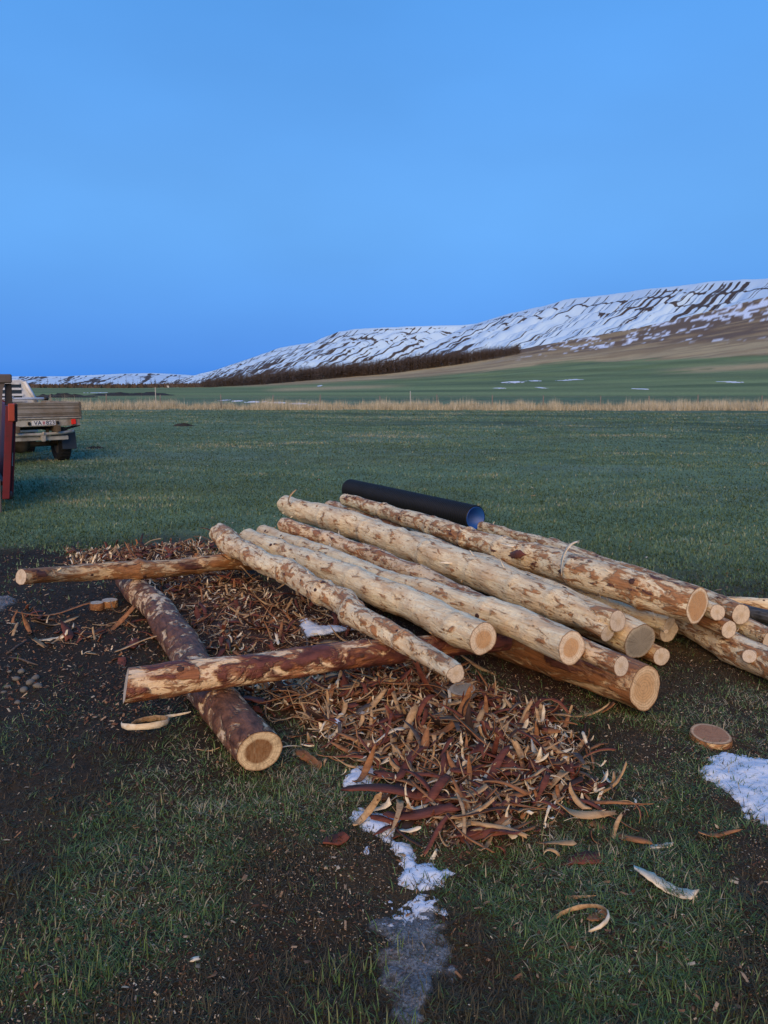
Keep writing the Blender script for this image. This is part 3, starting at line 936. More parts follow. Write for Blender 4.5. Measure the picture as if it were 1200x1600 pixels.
# ------------------------------------------------------------------ logs
LOGS = {
  'L1': [(0.337,3.380,0.379,0.0444), (0.195,3.736,0.374,0.0520), (0.042,4.050,0.368,0.0597), (-0.104,4.285,0.364,0.0667), (-0.196,4.461,0.361,0.0731), (-0.254,4.681,0.358,0.0806), (-0.385,4.874,0.354,0.0754), (-0.596,5.270,0.347,0.0813), (-0.899,5.849,0.337,0.0899), (-1.267,6.534,0.326,0.0945), (-1.583,7.177,0.315,0.0913)],
  'L2': [(0.527,3.868,0.396,0.0839), (0.230,4.454,0.375,0.0922), (-0.086,5.002,0.354,0.0945), (-0.641,6.056,0.316,0.0982), (-1.302,7.129,0.275,0.0908)],
  'L3': [(0.931,3.642,0.423,0.0823), (0.709,4.099,0.400,0.0886), (0.400,4.648,0.371,0.0880), (0.000,5.358,0.334,0.0826), (-0.548,6.433,0.280,0.0767), (-1.247,7.822,0.211,0.0730)],
  'L4': [(1.135,3.513,0.369,0.0491), (0.753,4.359,0.357,0.0603), (0.277,5.386,0.341,0.0692), (-0.336,6.574,0.323,0.0783), (-1.002,7.632,0.306,0.0776)],
  'L5': [(1.330,4.457,0.286,0.1003), (1.131,4.862,0.288,0.1173), (0.844,5.469,0.292,0.1312), (0.329,6.433,0.297,0.1370), (-0.396,7.791,0.304,0.1385), (-1.154,9.001,0.311,0.1214)],
  'L6': [(1.544,4.468,0.178,0.1164), (1.304,5.040,0.192,0.1261), (0.915,5.938,0.213,0.1271), (0.242,7.112,0.241,0.1149)],
  'L7': [(1.908,4.925,0.080,0.0768), (1.546,5.760,0.084,0.0842), (1.033,6.717,0.088,0.0861), (0.588,7.676,0.092,0.0914), (0.000,8.858,0.097,0.0975), (-0.716,10.230,0.103,0.0949)],
  'L8': [(1.860,4.821,0.175,0.0542), (1.526,5.374,0.173,0.0647), (1.272,5.935,0.171,0.0661), (0.911,6.672,0.169,0.0683)],
  'L9': [(1.915,4.518,0.392,0.1090), (1.584,4.990,0.380,0.1113), (1.261,5.794,0.360,0.1137), (0.808,6.795,0.336,0.0981), (0.393,7.741,0.313,0.0917), (0.000,8.702,0.290,0.0808), (-0.492,9.729,0.265,0.0737)],
  'L10': [(1.351,3.801,0.138,0.1201), (1.101,4.207,0.137,0.1321), (0.738,4.730,0.136,0.1353), (0.191,5.563,0.134,0.1340), (-0.443,6.484,0.133,0.1220)],
  'L11': [(1.705,4.519,0.062,0.0590), (1.487,5.052,0.066,0.0656), (1.036,6.030,0.072,0.0725)],
  'L12': [(-1.233,3.484,0.304,0.0824), (-0.859,3.636,0.286,0.0795), (-0.561,3.779,0.272,0.0792), (-0.207,3.959,0.255,0.0759), (0.144,4.140,0.238,0.0684), (0.526,4.325,0.219,0.0639), (0.729,4.423,0.209,0.0614)],
  'L13': [(-0.536,3.170,0.109,0.0987), (-0.805,3.652,0.107,0.1030), (-1.123,4.293,0.105,0.1049), (-1.635,5.340,0.102,0.1014), (-2.153,6.281,0.099,0.0969)],
  'L14': [(2.272,4.157,0.098,0.0872), (2.171,4.718,0.097,0.0942), (2.052,5.281,0.096,0.0957), (1.828,6.089,0.094,0.0940), (1.517,7.117,0.092,0.0910)],
  'L15': [(2.126,4.538,0.232,0.0550), (1.976,5.218,0.222,0.0584), (1.632,6.370,0.205,0.0598)],
  'L16': [(2.370,4.936,0.196,0.0682), (2.217,5.740,0.171,0.0690), (1.814,7.097,0.127,0.0665), (1.145,8.892,0.068,0.0678)],
  'L17': [(2.052,4.565,0.326,0.0512), (1.859,5.426,0.317,0.0558), (1.511,6.335,0.307,0.0540)],
  'L18': [(2.511,4.781,0.076,0.0747), (2.403,5.352,0.074,0.0739), (2.189,6.388,0.072,0.0711), (1.745,7.892,0.068,0.0671)],
  'L19': [(2.994,5.008,0.058,0.0564), (2.702,5.396,0.061,0.0512), (2.498,5.688,0.064,0.0490)],
  'L20': [(-2.488,5.123,0.399,0.0571), (-2.281,5.556,0.338,0.0618), (-2.002,5.854,0.285,0.0751), (-1.661,6.272,0.217,0.0750), (-1.312,6.684,0.149,0.0799), (-0.971,7.116,0.080,0.0789)],
  'L21': [(3.343,5.540,0.067,0.0669), (2.758,5.718,0.050,0.0492), (2.577,5.754,0.045,0.0446)],
}
LOGS['L5'][0] = (*LOGS['L5'][0][:3], 0.062)
LM = {
    'pale': m_log('wood_peeled_pale', 0.22, 0.16),
    'mid': m_log('wood_peeled_patchy', 0.40, 0.26),
    'red': m_log('wood_peeled_reddish', 0.44, 0.22, cream=(0.80, 0.62, 0.40), orange=(0.36, 0.155, 0.060)),
    'chip': m_log('wood_peeled_chipped', 0.36, 0.16, sx=10, sy=19),
    'beam': m_log('wood_half_barked_beam', 0.62, 0.72, cream=(0.76, 0.58, 0.38), orange=(0.28, 0.105, 0.040), deep=(0.095, 0.030, 0.020), sx=5.5, sy=10),
    'warm': m_log('wood_orange_beam', 0.58, 0.28, cream=(0.58, 0.40, 0.21), orange=(0.34, 0.15, 0.055), sx=4, sy=16),
    'bark': m_log('wood_red_bark', 0.60, 0.95, cream=(0.66, 0.52, 0.36), orange=(0.21, 0.090, 0.042), deep=(0.110, 0.048, 0.026), sx=7.5, sy=10),
    'grey': m_log('wood_grey_bark', 0.9, 0.9, cream=(0.2, 0.19, 0.18), orange=(0.10, 0.095, 0.09), deep=(0.05, 0.05, 0.05)),
    'base': m_log('wood_base_log', 0.62, 0.42, cream=(0.56, 0.38, 0.21), orange=(0.30, 0.125, 0.045), sx=3.5, sy=9),
}
CM = {
    'pale': m_cut('cut_pale', 0.36, sap=(0.66, 0.55, 0.42), core=(0.54, 0.41, 0.27), ring=.35, freq=70, soft=.2),
    'heart': m_cut('cut_heartwood', 0.62, sap=(0.74, 0.62, 0.46), core=(0.56, 0.33, 0.16), ring=.45, freq=60),
    'top': m_cut('cut_broad_heart', 0.84, sap=(0.82, 0.68, 0.48), core=(0.56, 0.31, 0.14), ring=.45, freq=55, soft=.06),
    'brown': m_cut('cut_brown_heart', 0.64, sap=(0.72, 0.55, 0.33), core=(0.22, 0.098, 0.036), ring=0.3, freq=70, soft=.08),
    'grey': m_cut('cut_weathered', 0.86, sap=(0.46, 0.40, 0.30), core=(0.30, 0.26, 0.20), ring=0.3, freq=50),
    'disc': m_cut('cut_reddish', 0.88, sap=(0.62, 0.43, 0.25), core=(0.36, 0.17, 0.085), ring=.4, freq=55, soft=.06),
    'ring': m_cut('cut_ringed', 0.72, sap=(0.72, 0.53, 0.32), core=(0.60, 0.37, 0.18), ring=0.85, freq=42, soft=.15),
}
M_KNOT = m_bark('knot', (0.10, 0.045, 0.030), (0.045, 0.022, 0.018))
M_STUB = m_plain('stub_wood', (0.55, 0.42, 0.27), 0.7, var=0.3)
M_PEEL_IN = m_bark('peel_pale', (0.84, 0.74, 0.55), (0.60, 0.45, 0.27))
M_PEEL_TAN = m_bark('peel_tan', (0.53, 0.35, 0.18), (0.28, 0.155, 0.072))
M_PEEL_OR = m_bark('peel_orange', (0.36, 0.165, 0.068), (0.17, 0.070, 0.032))
M_BARK_RED = m_bark('bark_red', (0.20, 0.060, 0.036), (0.090, 0.028, 0.018))
M_BARK_GREY = m_bark('bark_grey', (0.115, 0.095, 0.082), (0.05, 0.040, 0.036))
M_BARK_DARK = m_bark('bark_dark', (0.055, 0.030, 0.022), (0.028, 0.018, 0.015))


def ribbon_arrays(rg, L, w, curl, twist=0.3, cup=0.3, th=0.003, n=9, taper=0.4, bend=0.0):
    """a shaving: thin strip curled along its length and cupped across; faces split in inner / outer material"""
    s = np.linspace(0, 1, n)
    ang = curl * (s - 0.35 * rg.random()) + 0.25 * np.sin(s * 5 + rg.random() * 6)
    bd = bend * s
    ds = L / (n - 1)
    T = np.stack([np.cos(ang) * np.cos(bd), np.cos(ang) * np.sin(bd), np.sin(ang)], -1)
    P = np.r_[[[0, 0, 0]], np.cumsum(T[:-1] * ds, axis=0)]
    P -= P.mean(0)
    Nn = np.stack([-np.sin(ang) * np.cos(bd), -np.sin(ang) * np.sin(bd), np.cos(ang)], -1)
    B = np.cross(Nn, T)
    tw = twist * (s - 0.5) * 2
    B2 = B * np.cos(tw)[:, None] + Nn * np.sin(tw)[:, None]
    N2 = Nn * np.cos(tw)[:, None] - B * np.sin(tw)[:, None]
    form = rg.integers(3)
    if form == 0: env = 1 - taper * np.abs(2 * s - 1) ** 3
    elif form == 1: env = 1 - (0.35 + taper) * s ** 1.4
    else: env = np.where(s < .25, .55 + 1.8 * s, 1 - .25 * taper * (s - .25))
    env = np.clip(env, .10, 1)
    ww = w * 0.5 * env * (0.8 + 0.4 * rg.random(n))
    for e_, sg in ((0, -1), (n - 1, 1)):          # torn ends
        P[e_] = P[e_] + T[e_] * sg * w * .1
    tear = rg.normal(size=(2, 3)) * w * .35
    top, bot = [], []
    for c in (-1, 0, 1):
        q = P + B2 * (c * ww)[:, None] + N2 * (cup * ww * c * c)[:, None]
        q[0] += T[0] * tear[0, c + 1]; q[-1] += T[-1] * tear[1, c + 1]
        top.append(q + N2 * th * .5); bot.append(q - N2 * th * .5 * (1 if c == 0 else .4))
    V = np.concatenate([np.stack(top, 1).reshape(-1, 3), np.stack(bot, 1).reshape(-1, 3)])
    F1 = grid_faces(n, 3)[:, ::-1]; o_ = 3 * n
    F2 = grid_faces(n, 3) + o_
    i = np.arange(n - 1)
    e1 = np.stack([i * 3, i * 3 + o_, i * 3 + 3 + o_, i * 3 + 3], -1)
    e2 = np.stack([i * 3 + 2, i * 3 + 5, i * 3 + 5 + o_, i * 3 + 2 + o_], -1)
    l = (n - 1) * 3
    e3 = np.array([[0, 1, 1 + o_, o_], [1, 2, 2 + o_, 1 + o_], [l, l + o_, l + 1 + o_, l + 1], [l + 1, l + 1 + o_, l + 2 + o_, l + 2]])
    V[:, 2] -= V[:, 2].min()
    return V, np.concatenate([F1, e1, e2, e3]), F2


def ribbon_mesh(name, rg, m_in, m_out, *a, **k):
    V, Fi, Fo = ribbon_arrays(rg, *a, **k)
    me = fast_mesh(name, V, np.concatenate([Fi, Fo]))
    me.materials.append(m_in); me.materials.append(m_out)
    me.polygons.foreach_set('material_index', np.r_[np.zeros(len(Fi)), np.ones(len(Fo))].astype(np.int32))
    me.polygons.foreach_set('use_smooth', np.ones(len(me.polygons), bool))
    return me


def disc_mesh(ring, centre, normal, off=0.0015, nr=9):
    """cut face that follows the outline of the log's end"""
    k = len(ring)
    V, rr_ = [centre + normal * off], [0.0]
    for i in range(1, nr + 1):
        f = i / nr
        V += list(centre + (ring - centre) * (f * 0.985) + normal * off * (1 if i < nr else 0.3)); rr_ += [f] * k
    F4 = []
    for i in range(nr - 1):
        for j in range(k):
            a_, b_ = 1 + i * k + j, 1 + i * k + (j + 1) % k
            F4.append((a_, a_ + k, b_ + k, b_))
    F3 = [(0, 1 + j, 1 + (j + 1) % k) for j in range(k)]
    me = fast_mesh('cut_face', np.array(V), [np.array(F3), np.array(F4)])
    attr_f(me, 'rr', rr_)
    VV = np.array(V); Rm_ = np.linalg.norm(ring - centre, axis=1).mean(); rr_ = np.array(rr_)
    dr = ring[int(abs(centre[0] * 7919)) % k] - centre
    pith = centre + dr * 0.16
    ax1 = dr / np.linalg.norm(dr); ax2 = np.cross(normal, ax1)
    attr_f(me, 'pu', (VV - pith) @ ax1); attr_f(me, 'pv', (VV - pith) @ ax2)
    attr_f(me, 'rp', (1 - rr_) * np.linalg.norm(VV - pith, axis=1) / Rm_ + rr_ * rr_)
    attr_f(me, 'rad', np.full(len(V), np.linalg.norm(ring - centre, axis=1).mean()))
    return me


def smooth_path(P, m):
    """Catmull-Rom through points (k,4) resampled to m"""
    P = np.asarray(P, float)
    d = np.r_[0, np.cumsum(np.linalg.norm(np.diff(P[:, :3], axis=0), axis=1))]
    Q = np.linspace(0, d[-1], m)
    tang = np.gradient(P, d, axis=0)
    idx = np.clip(np.searchsorted(d, Q, 'right') - 1, 0, len(d) - 2)
    h = (d[idx + 1] - d[idx]); u = (Q - d[idx]) / h
    h00 = 2 * u ** 3 - 3 * u ** 2 + 1; h10 = u ** 3 - 2 * u ** 2 + u; h01 = -2 * u ** 3 + 3 * u ** 2; h11 = u ** 3 - u ** 2
    return h00[:, None] * P[idx] + (h10 * h)[:, None] * tang[idx] + h01[:, None] * P[idx + 1] + (h11 * h)[:, None] * tang[idx + 1], Q


def log_frames(C3):
    T = np.gradient(C3, axis=0); T /= np.linalg.norm(T, axis=1)[:, None]
    Nn, Bb = [], []
    nrm = np.cross([0, 0, 1.0], T[0]); nrm /= np.linalg.norm(nrm)
    for t_ in T:
        nrm = nrm - t_ * nrm.dot(t_); nrm /= np.linalg.norm(nrm)
        Nn.append(nrm); Bb.append(np.cross(t_, nrm))
    return T, np.array(Nn), np.array(Bb)


def make_log(key, name, label, mat, cutn, cutf=None, seed=0, lump=0.05, knots=5, peels=5, straight=0.0, whorl=0.35, seg=28, group=None):
    P = np.array(LOGS[key])
    rg = np.random.default_rng(100 + seed)
    L0 = np.linalg.norm(P[-1, :3] - P[0, :3])
    m = int(max(30, L0 / 0.03))
    pth, Q = smooth_path(P, m)
    C3, rad = pth[:, :3].copy(), pth[:, 3].copy()
    # local frame: X along the log
    ex = C3[-1] - C3[0]; ex /= np.linalg.norm(ex)
    ey = np.cross([0, 0, 1.0], ex); ey /= np.linalg.norm(ey)
    ez = np.cross(ex, ey)
    Rm = np.stack([ex, ey, ez], 1)
    org = np.array([C3[0][0], C3[0][1], C3[0][2] - rad[0]])
    root = empty(name, org)
    root.rotation_euler = Matrix(Rm.tolist()).to_euler()
    loc = lambda p: (p - org) @ Rm
    C3 = loc(C3)
    # slight natural sway
    C3[:, 1] += (0.010 * np.sin(Q * 2.1 + seed) + .006 * np.sin(Q * 6.3 + seed * 3)) * np.clip(rad / .08, .5, 1.4); C3[:, 2] += 0.008 * np.sin(Q * 2.7 + seed * 2) + .004 * np.sin(Q * 7.9 + seed)
    T, Nn, Bb = log_frames(C3)
    a = np.linspace(0, 2 * np.pi, seg, endpoint=False)
    A, QQ = np.meshgrid(a, Q)
    ca, sa = np.cos(A), np.sin(A)
    disp = (vn(QQ * 3.1 + ca * 1.3 + 40, sa * 1.3 + seed * 7.7 + QQ * .4, seed) - 0.5) * 1.5 * lump
    disp *= 1.5
    disp += (vn(QQ * 8 + ca * 2.5 + 90, sa * 2.5 + seed * 3.3, seed + 4) - 0.5) * 1.5 * lump
    disp += (vn(QQ * 20 + ca * 5 + 30, sa * 5 + seed * 1.3 + 9, seed + 6) - 0.5) * 0.9 * lump
    wl = np.zeros_like(Q)                                     # swellings at branch whorls
    q0 = rg.uniform(0.15, 0.6)
    spots = []
    while q0 < Q[-1]:
        wl += np.exp(-((Q - q0) / 0.035) ** 2) * rg.uniform(.4, 1.0); spots.append(q0)
        q0 += rg.uniform(0.35, 0.75)
    disp += wl[:, None] * whorl * 0.32 * (0.3 + vn(ca * 2 + 3, sa * 2 + QQ * 1.1, seed + 9))
    ov = 0.04 * np.cos(2 * A + seed)                           # not quite round
    RR = rad[:, None] * (1 + disp + ov)
    V = C3[:, None] + RR[..., None] * (ca[..., None] * Nn[:, None] + sa[..., None] * Bb[:, None])
    tilt = rg.normal() * 0.10
    V[0] += T[0] * (np.sin(a + rg.random() * 6) * rad[0] * tilt)[:, None]
    me = fast_mesh('trunk', V.reshape(-1, 3), grid_faces(m, seg, True)[:, ::-1])
    obj('trunk', me, LM[mat], root, True)
    obj('cut_face', disc_mesh(V[0], V[0].mean(0), -T[0]), CM[cutn], root)
    obj('cut_face', disc_mesh(V[-1][::-1], V[-1].mean(0), T[-1]), CM[cutf or cutn], root)
    # knots on the whorls, mostly where they can be seen
    for i in range(int(knots * 1.8)):
        q_ = spots[int(rg.integers(len(spots)))] + rg.normal() * .03
        i0 = int(np.clip(np.searchsorted(Q, q_), 1, m - 2))
        j0 = int(rg.integers(seg))
        nrm = (V[i0, j0] - C3[i0]); rr_ = np.linalg.norm(nrm); nrm /= rr_
        kr = rad[i0] * rg.uniform(.10, .22)
        side = np.cross(nrm, T[i0]); pts = []
        kk_ = []
        for f, hh in ((1.0, -.10), (.85, .16), (.45, .26)):
            aa = np.linspace(0, 2 * np.pi, 9, endpoint=False)
            kk_.append(V[i0, j0] + (np.cos(aa)[:, None] * T[i0] * 1.35 + np.sin(aa)[:, None] * side) * kr * f + nrm * kr * hh)
        kv = np.concatenate(kk_ + [[V[i0, j0] + nrm * kr * .2]])
        kf3 = np.array([(18 + j, 18 + (j + 1) % 9, 27) for j in range(9)])
        obj('knot', fast_mesh('knot', kv, [grid_faces(3, 9, True), kf3]), M_KNOT, root, True)
    for i in range(int(peels * 1.7)):                                     # shreds left standing by the drawknife
        q_ = rg.uniform(.03, .97) * Q[-1]; i0 = int(np.clip(np.searchsorted(Q, q_), 1, m - 2)); j0 = int(rg.integers(seg))
        nrm = (V[i0, j0] - C3[i0]); nrm /= np.linalg.norm(nrm)
        pm_ = ribbon_mesh('peel_curl', rg, M_PEEL_IN, M_PEEL_TAN, rg.uniform(.03, .075), rg.uniform(.006, .014), rg.uniform(.8, 2.2), .5, .2, .0016, 6, .8)
        side = np.cross(nrm, T[i0]); ln = T[i0] * (1 if rg.random() < .5 else -1)
        M4 = Matrix(np.stack([ln, np.cross(nrm, ln), nrm], 1).tolist()).to_4x4()
        o = obj('peel_curl', pm_, None, root)
        M4.translation = Vector((V[i0, j0] + nrm * 0.001).tolist())
        o.matrix_local = M4 @ Matrix.Rotation(-rg.uniform(.1, .7), 4, 'Y')
    tag(root, label, 'log', group)
    return root, V, C3, T, rad, Q


D = {}
D['L1'] = make_log('L1', 'peeled_log', 'crooked peeled log with a sharp kink halfway, lying across the half-barked beam', 'chip', 'pale', seed=1, lump=.09, knots=7, peels=8, whorl=.7)
D['L2'] = make_log('L2', 'peeled_log', 'straight pale peeled log directly beside the crooked log, round tan cut end', 'pale', 'heart', seed=2, lump=.06, knots=7)
D['L3'] = make_log('L3', 'peeled_log', 'peeled log tapering to a thin tip, lying between the round tan end and the fork', 'pale', 'heart', seed=3, lump=.05, knots=6)
D['L4'] = make_log('L4', 'peeled_log', 'thin reddish log under the pile whose small grey-cored end rests on the thick ground log', 'red', 'pale', seed=4, lump=.07, knots=5, peels=3)
D['L5'] = make_log('L5', 'forked_log', 'thick pale peeled log whose front end forks into two cut discs', 'pale', 'pale', seed=5, lump=.05, knots=7, peels=8)
D['L6'] = make_log('L6', 'peeled_log', 'log with the large weathered grey cut end', 'pale', 'grey', seed=6, lump=.05, knots=4)
D['L7'] = make_log('L7', 'peeled_log', 'reddish blotched log lying between the forked log and the topmost log', 'red', 'pale', seed=7, lump=.07, knots=6)
D['L8'] = make_log('L8', 'peeled_log', 'thin pale log with a small oval end just behind the weathered grey end', 'pale', 'pale', seed=8, lump=.06, knots=3)
D['L9'] = make_log('L9', 'peeled_log', 'big topmost peeled log with orange streaks and broad heartwood end, running beside the black pipe', 'mid', 'top', seed=9, lump=.05, knots=9, peels=9, whorl=.5)
D['L10'] = make_log('L10', 'base_log', 'thickest log, lying on the ground under the pile with a boldly ringed orange end', 'base', 'ring', seed=10, lump=.05, knots=4, peels=1)
D['L11'] = make_log('L11', 'peeled_log', 'short-ended small log poking out low behind the thick ringed ground log', 'warm', 'pale', seed=11, lump=.05, knots=2, peels=2)
D['L12'] = make_log('L12', 'support_beam', 'half-barked red-brown beam with pale scraped patches carrying the near ends of the logs', 'beam', 'pale', seed=12, lump=.05, knots=6, peels=3)
D['L13'] = make_log('L13', 'barked_log', 'log still in dark red bark lying on the ground, with a brown-hearted cut end', 'bark', 'brown', seed=13, lump=.035, knots=5, peels=2, whorl=.25)
D['L14'] = make_log('L14', 'peeled_log', 'patchy log with dark burnt-looking blotches lying on grass under the stack of thin poles', 'mid', 'pale', seed=14, lump=.05, knots=4)
D['L15'] = make_log('L15', 'thin_pole', 'thin pole with a round pale end, lowest of the three ends beside the topmost log', 'warm', 'pale', seed=15, lump=.05, knots=2, peels=2)
D['L16'] = make_log('L16', 'thin_pole', 'thin pole with a greyish cracked end lying behind the topmost log', 'mid', 'pale', 'pale', seed=16, lump=.06, knots=3, peels=2)
D['L17'] = make_log('L17', 'thin_pole', 'thin pole whose small end touches the heartwood end of the topmost log', 'mid', 'pale', seed=17, lump=.05, knots=2, peels=1)
D['L18'] = make_log('L18', 'thin_pole', 'knobbly pole with a pale sawn-off branch, beside the stack of small round ends', 'mid', 'pale', seed=18, lump=.08, knots=3, peels=2)
D['L19'] = make_log('L19', 'grey_pole', 'dark grey barked pole lying crosswise behind the thin poles', 'grey', 'grey', seed=19, lump=.04, knots=2, peels=0)
D['L20'] = make_log('L20', 'support_beam', 'slender orange-streaked beam resting on the far end of the dark red barked log', 'warm', 'pale', seed=20, lump=.09, knots=5, peels=2, whorl=.8)
D['L21'] = make_log('L21', 'white_pole', 'pale pole with an orange scar lying just beyond the grey pole', 'pale', 'pale', seed=21, lump=.05, knots=2, peels=1)


def arm(dkey, start_q, off, radv, length_dir, matc, cut, name='fork_arm'):
    """short limb leaving the end of a log"""
    root, V, C3, T, rad, Q = D[dkey]
    p0 = np.array(start_q, float); p1 = p0 + np.array(length_dir, float)
    s = np.linspace(0, 1, 14)
    pts = p0 + (p1 - p0) * s[:, None]
    a = np.linspace(0, 2 * np.pi, 24, endpoint=False)
    t_ = (p1 - p0) / np.linalg.norm(p1 - p0)
    n_ = np.cross([0, 0, 1.0], t_); n_ /= np.linalg.norm(n_); b_ = np.cross(t_, n_)
    rr_ = radv * (1.05 - .05 * s)
    AA, SS = np.meshgrid(a, s)
    wob = 1 + .09 * (vn(np.cos(AA) * 1.5 + 5, np.sin(AA) * 1.5 + SS * 2, int(radv * 999)) - .5)
    V2 = pts[:, None] + (rr_[:, None] * wob)[..., None] * (np.cos(AA)[..., None] * n_ + np.sin(AA)[..., None] * b_)
    o = obj(name, fast_mesh(name, V2.reshape(-1, 3), grid_faces(14, 24, True)), LM[matc], root, True)
    obj('cut_face', disc_mesh(V2[-1][::-1], V2[-1].mean(0), t_), CM[cut], o)
    return o


# the fork: two limbs leave the butt of the thick pale log
arm('L5', (0.20, -0.026, 0.066), 0, .066, (-0.27, -0.006, 0.030), 'mid', 'pale')
arm('L5', (0.20, 0.020, 0.055), 0, .052, (-0.255, 0.010, -0.030), 'mid', 'pale')
# sawn branch on the knobbly pole, small stub on the patchy log
arm('L18', (0.42, 0.02, 0.09), 0, .034, (-0.06, 0.075, 0.035), 'pale', 'pale', 'branch_stub')
arm('L14', (0.22, 0.03, 0.10), 0, .040, (-0.05, 0.065, 0.030), 'pale', 'pale', 'branch_stub')
arm('L8', (0.05, 0.03, 0.03), 0, .016, (-0.085, 0.035, -0.01), 'pale', 'pale', 'branch_stub')


def peel_on(dkey, q, angle_deg, mesh, yaw=0.0, tilt=0.0, lift=0.0):
    """strip of bark still hanging on a log; angle measured from straight up towards the camera side"""
    root, V, C3, T, rad, Q = D[dkey]
    i0 = int(np.clip(np.searchsorted(Q, q), 1, len(Q) - 2))
    up = np.array([0, 0, 1.0]); t_ = T[i0]; sd = np.cross(up, t_); sd /= np.linalg.norm(sd); up = np.cross(t_, sd)
    nrm = up * math.cos(R(angle_deg)) + sd * math.sin(R(angle_deg))
    d = V[i0] - C3[i0]; j = int(np.argmax(d @ nrm)); p = C3[i0] + nrm * (np.linalg.norm(d[j]) + lift)
    M4 = Matrix(np.stack([t_, np.cross(nrm, t_), nrm], 1).tolist()).to_4x4()
    M4.translation = Vector(p.tolist())
    o = obj('loose_peel', mesh, None, root)
    o.matrix_local = M4 @ Matrix.Rotation(yaw, 4, 'Z') @ Matrix.Rotation(tilt, 4, 'Y')
    return o


rp = np.random.default_rng(77)
peel_on('L9', 0.98, 45, ribbon_mesh('loose_peel', rp, M_PEEL_IN, M_PEEL_TAN, .30, .032, -2.1, .25, .2, .003, 12, .5), 1.35, 0, -.03)
peel_on('L9', 1.62, 75, ribbon_mesh('loose_peel', rp, M_BARK_RED, M_PEEL_TAN, .34, .075, -.5, .2, -.4, .004, 12, .7), .05, .1, .0)
peel_on('L9', 1.80, 50, ribbon_mesh('loose_peel', rp, M_PEEL_IN, M_PEEL_IN, .16, .018, 1.5, .6, .2, .002, 9, .6), .6, -.4, .0)
peel_on('L5', 1.02, 10, ribbon_mesh('loose_peel', rp, M_PEEL_IN, M_PEEL_IN, .13, .022, 1.0, .4, .2, .002, 9, .8), .2, -.5, .0)
peel_on('L5', 1.55, 70, ribbon_mesh('loose_peel', rp, M_PEEL_IN, M_PEEL_TAN, .15, .018, 1.2, .4, .2, .002, 9, .8), .4, -.6, .0)
peel_on('L5', 4.75, 40, ribbon_mesh('loose_peel', rp, M_PEEL_TAN, M_PEEL_OR, .22, .04, -2.0, .4, .3, .003, 9, .8), 1.4, .0, -.02)
peel_on('L2', .33, 120, ribbon_mesh('loose_peel', rp, M_PEEL_TAN, M_PEEL_OR, .10, .014, -.6, .4, .2, .002, 7, .8), 1.4, .0, .0)
peel_on('L1', 2.9, 140, ribbon_mesh('loose_peel', rp, M_PEEL_TAN, M_PEEL_OR, .26, .035, -.5, .4, .2, .003, 9, .8), 1.4, .0, .02)
peel_on('L1', 3.35, 130, ribbon_mesh('loose_peel', rp, M_PEEL_OR, M_PEEL_TAN, .28, .03, -.4, .4, .2, .003, 9, .8), 1.3, .0, .02)

# ------------------------------------------------------------------ black corrugated drain pipe
M_PIPE = m_plain('black_polythene', (0.010, 0.011, 0.014), 0.55, var=0.15, scale=5, spec=0.18)
M_LINER = m_plain('blue_liner', (0.012, 0.085, 0.36), 0.45, var=0.12, scale=5, spec=0.4)
pa = on_z(743, 808, .152); pb = on_z(547, 763, .152)
ax_ = pb - pa; plen = float(np.hypot(ax_[0], ax_[1]))
pipe = empty('drain_pipe', (pa[0], pa[1], gz(pa[0], pa[1]) - .005), (0, 0, math.atan2(ax_[1], ax_[0])))
RP = 0.152
prof = []
nrib = int(plen / 0.036)
for i in range(nrib):
    x0 = i * plen / nrib
    w = plen / nrib
    prof += [(x0, RP - .013), (x0 + w * .18, RP - .011), (x0 + w * .32, RP), (x0 + w * .78, RP), (x0 + w * .92, RP - .011)]
prof += [(plen, RP - .013), (plen, RP - .017), (0, RP - .017)]
lathe_x('corrugated_shell', prof, M_PIPE, pipe, 40, (0, 0, RP), False)
lathe_x('inner_liner', [(-.004, RP - .018), (plen + .004, RP - .018), (plen + .004, RP - .023), (-.004, RP - .023)], M_LINER, pipe, 48, (0, 0, RP))
tag(pipe, 'black corrugated drain pipe with bright blue lining lying behind the logs', 'pipe')

# ------------------------------------------------------------------ bark and shavings
combos = [(M_PEEL_IN, M_PEEL_TAN, 'pale'), (M_PEEL_TAN, M_BARK_RED, 'tan'), (M_PEEL_OR, M_BARK_RED, 'orange'), (M_PEEL_TAN, M_BARK_GREY, 'tan'),
          (M_PEEL_OR, M_BARK_DARK, 'orange'), (M_BARK_RED, M_BARK_DARK, 'red'), (M_PEEL_IN, M_PEEL_IN, 'pale')]
rs = np.random.default_rng(31)
STRIP = []      # (mesh arrays, combo index, kind)
for k in range(84):
    ci = k % 7
    if combos[ci][2] == 'red':
        a_ = (rs.uniform(.10, .28), rs.uniform(.024, .055), rs.uniform(-.25, .3), .12, rs.uniform(-.2, .2), .005, 8, .2)
    elif combos[ci][2] == 'pale':
        a_ = (rs.uniform(.05, .18), rs.uniform(.010, .024), rs.choice([rs.uniform(-.4, .8), rs.uniform(1.2, 3.0)]), .5, .25, .0025, 8, .5)
    else:
        a_ = (rs.uniform(.09, .34), rs.uniform(.012, .034), rs.choice([rs.uniform(-.3, .5), rs.uniform(-.3, .6), rs.uniform(1.0, 2.4)]), .3, rs.uniform(-.5, .6), .0035, 9, .5)
    bend = rs.normal() * .35
    V, Fi, Fo = ribbon_arrays(rs, *a_, bend=bend)
    STRIP.append((V, Fi, Fo, ci))

MATS = []
for c in combos:
    for m_ in c[:2]:
        if m_ not in MATS: MATS.append(m_)


def rotm(rz, ry, rx):
    return np.array(Euler((rx, ry, rz)).to_matrix())


